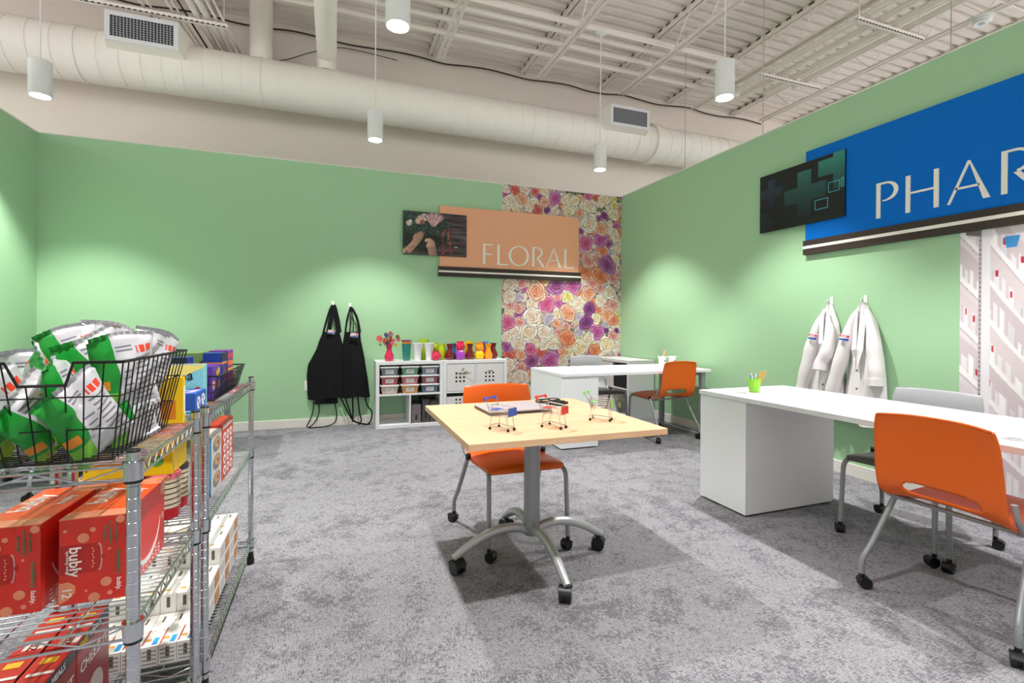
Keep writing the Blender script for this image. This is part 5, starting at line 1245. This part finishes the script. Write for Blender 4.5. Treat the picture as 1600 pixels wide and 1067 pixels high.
# muffin and pizza boxes on the middle shelf, facing the aisle
t = carton('muffin_box', 'blue-edged baking mix box with muffin picture on the middle shelf', 'box', -.47, -.418, 2.02, 2.20, ZM + SH, ZM + SH + .215, M('muffin_box', (214, 206, 200), .4, noise=.08, scale=20))
decal(t, '+x', rect(0, .04, 0, 1), cblue); decal(t, '-y', rect(0, 1, 0, .05), cblue); decal(t, '-y', rect(.94, 1, 0, 1), cblue)
tray = M('tray_grey', (128, 124, 126), .5); muf = M('muffin_tan', (206, 160, 110), .6); berry = M('berry', (150, 50, 60), .6)
for k in range(3):
    decal(t, '+x', disc(.55, .18 + .31 * k, .34, .13), tray, 'print', .0007); decal(t, '+x', disc(.58, .20 + .31 * k, .22, .085), muf, 'print', .0009); decal(t, '+x', disc(.62, .20 + .31 * k, .08, .035), berry, 'print', .0011)
t = carton('bagel_box', 'red box printed with rows of white rings, beside the muffin box', 'box', -.47, -.418, 2.21, 2.43, ZM + SH, ZM + SH + .225, M('ring_red', (206, 62, 44), .4))
for a in range(3):
    for b_ in range(4):
        decal(t, '+x', disc(.22 + .28 * a, .14 + .2 * b_, .105, .088), ink_w, 'ring', .0007); decal(t, '+x', disc(.22 + .28 * a, .14 + .2 * b_, .055, .045), M('ring_mid', (180, 110, 90), .5), 'ring', .0009)
decal(t, '+x', rect(.08, .92, .90, .93), ink_w); decal(t, '+x', rect(.08, .7, .945, .965), ink_w)
# boxes on the far rack's top shelf
pt = M('pastry_blue', (22, 84, 190), .35, noise=.08, scale=15)
t = carton('pastry_box', 'blue frosted pastry box lying at the near end of the far rack', 'box', -.60, -.418, 1.81, 1.95, ZA + SH, ZA + SH + .068, pt)
decal(t, '-y', rect(0, 1, 0, .2), ink_w); lettering(t, '-y', 'BLUEBERRY', .42, .56, .028, ink_w, bold=.01); decal(t, '-y', rect(.86, .96, .04, .17), cblue, 'print', .001)
for cu, cv, r_ in ((.3, .5, .15), (.72, .55, .15)):
    decal(t, '+x', disc(cu, cv, r_, .30), ink_w); decal(t, '+x', disc(cu - .03, cv + .1, .05, .10), pt, 'print', .001); decal(t, '+x', disc(cu + .05, cv - .12, .05, .09), pt, 'print', .001)
for k in range(5): decal(t, 'top', [(.08 + .18 * k, .2), (.2 + .18 * k, .25), (.24 + .18 * k, .8), (.1 + .18 * k, .7)], M('pastry_light%d' % (k % 3), ((150, 190, 240), (206, 170, 226), (220, 230, 250))[k % 3], .4))
lb = M('snackbox_sky', (132, 206, 214), .4, noise=.05)
t = carton('fruit_snack_box', 'light blue and yellow snack box standing behind the pastry box', 'box', -.63, -.43, 1.965, 2.02, ZA + SH, ZA + SH + .148, lb)
decal(t, '-y', [(.0, .86), (.5, .62), (1, .94), (1, 1), (0, 1)], M('snack_yellow', (244, 222, 120), .45)); decal(t, '-y', rect(.22, .46, .42, .82), ink_w, 'panel', .001)
for k in range(5):
    decal(t, '-y', rect(.22, .46, .45 + .07 * k, .457 + .07 * k), w_side, 'print', .0013); decal(t, '-y', rect(.24 + .045 * k, .243 + .045 * k, .42, .82), w_side, 'print', .0013)
lettering(t, '-y', 'Spa', .68, .70, .046, ink_k, 18, shear=.3, bold=.01)
decal(t, '-y', [(.52, .20), (.66, .16), (.96, .38), (.94, .50), (.80, .42), (.62, .34)], M('snack_red', (206, 40, 46), .4)); decal(t, '-y', [(.50, .26), (.6, .22), (.72, .36), (.6, .38)], pt)
MB().box(-.094, .094, -.02, .02, .1485, .1505).build('crinkled_wrap', M('wrap', (190, 186, 176), .2), t)
pu = M('cookie_purple', (92, 50, 158), .35, noise=.06)
t = carton('cookie_box', 'purple cookie box with pretzel pictures at the front of the far basket', 'box', -.50, -.432, 2.11, 2.26, ZA + SH + .005, ZA + SH + .13, pu, rz=0)
tan2 = M('pretzel', (226, 166, 90), .5)
for cu, cv in ((.15, .42), (.75, .40)):
    decal(t, '+x', disc(cu, cv, .14, .14), tan2); decal(t, '+x', disc(cu, cv - .02, .05, .05), pu, 'print', .001)
lettering(t, '+x', 'Lulu', .58, .78, .036, ink_y, 20, shear=.2, bold=.01); decal(t, '+x', rect(.45, .85, .62, .66), ink_w)
t = carton('cookie_box', 'tall dark blue cookie box with an orange band, left in the far basket', 'box', -.66, -.515, 2.12, 2.20, ZA + SH + .005, ZA + SH + .165, M('cookie_blue', (26, 60, 140), .35, noise=.1))
decal(t, '-y', rect(0, 1, .70, .76), M('print_orange')); decal(t, '-y', rect(0, 1, .78, 1), navy); decal(t, '+x', rect(0, 1, .70, .76), M('print_orange')); decal(t, '-y', disc(.5, .4, .25, .16), tan2)
t = carton('cookie_box', 'dark blue cookie box behind the purple one, with a brown snack picture', 'box', -.50, -.432, 2.275, 2.37, ZA + SH + .005, ZA + SH + .172, M('cookie_blue'))
decal(t, '+x', rect(0, 1, .72, .77), M('print_orange')); decal(t, '+x', rect(0, 1, .80, 1), navy); decal(t, '+x', disc(.6, .45, .22, .17), M('snack_brown', (120, 70, 50), .5)); decal(t, '-y', rect(0, 1, .72, .77), M('print_orange'))
t = carton('cookie_box', 'purple and orange striped snack box at the far end of the basket', 'box', -.50, -.43, 2.38, 2.50, ZA + SH + .005, ZA + SH + .176, M('cookie_violet', (120, 40, 150), .35))
for k in range(5): decal(t, '+x', rect(.05, .95, .08 + .18 * k, .20 + .18 * k), M('stripe_%d' % (k % 3), ((226, 120, 50), (206, 70, 90), (240, 170, 60))[k % 3], .45))
t = carton('cookie_box', 'green-topped snack box last in the basket', 'box', -.66, -.515, 2.30, 2.46, ZA + SH + .005, ZA + SH + .172, M('cookie_green', (120, 150, 90), .4))
decal(t, '+x', rect(.1, .9, .2, .7), M('print_orange')); decal(t, '-y', rect(.1, .9, .2, .7), navy)

for _o in bpy.data.objects:
    if 'dims' in _o: del _o['dims']
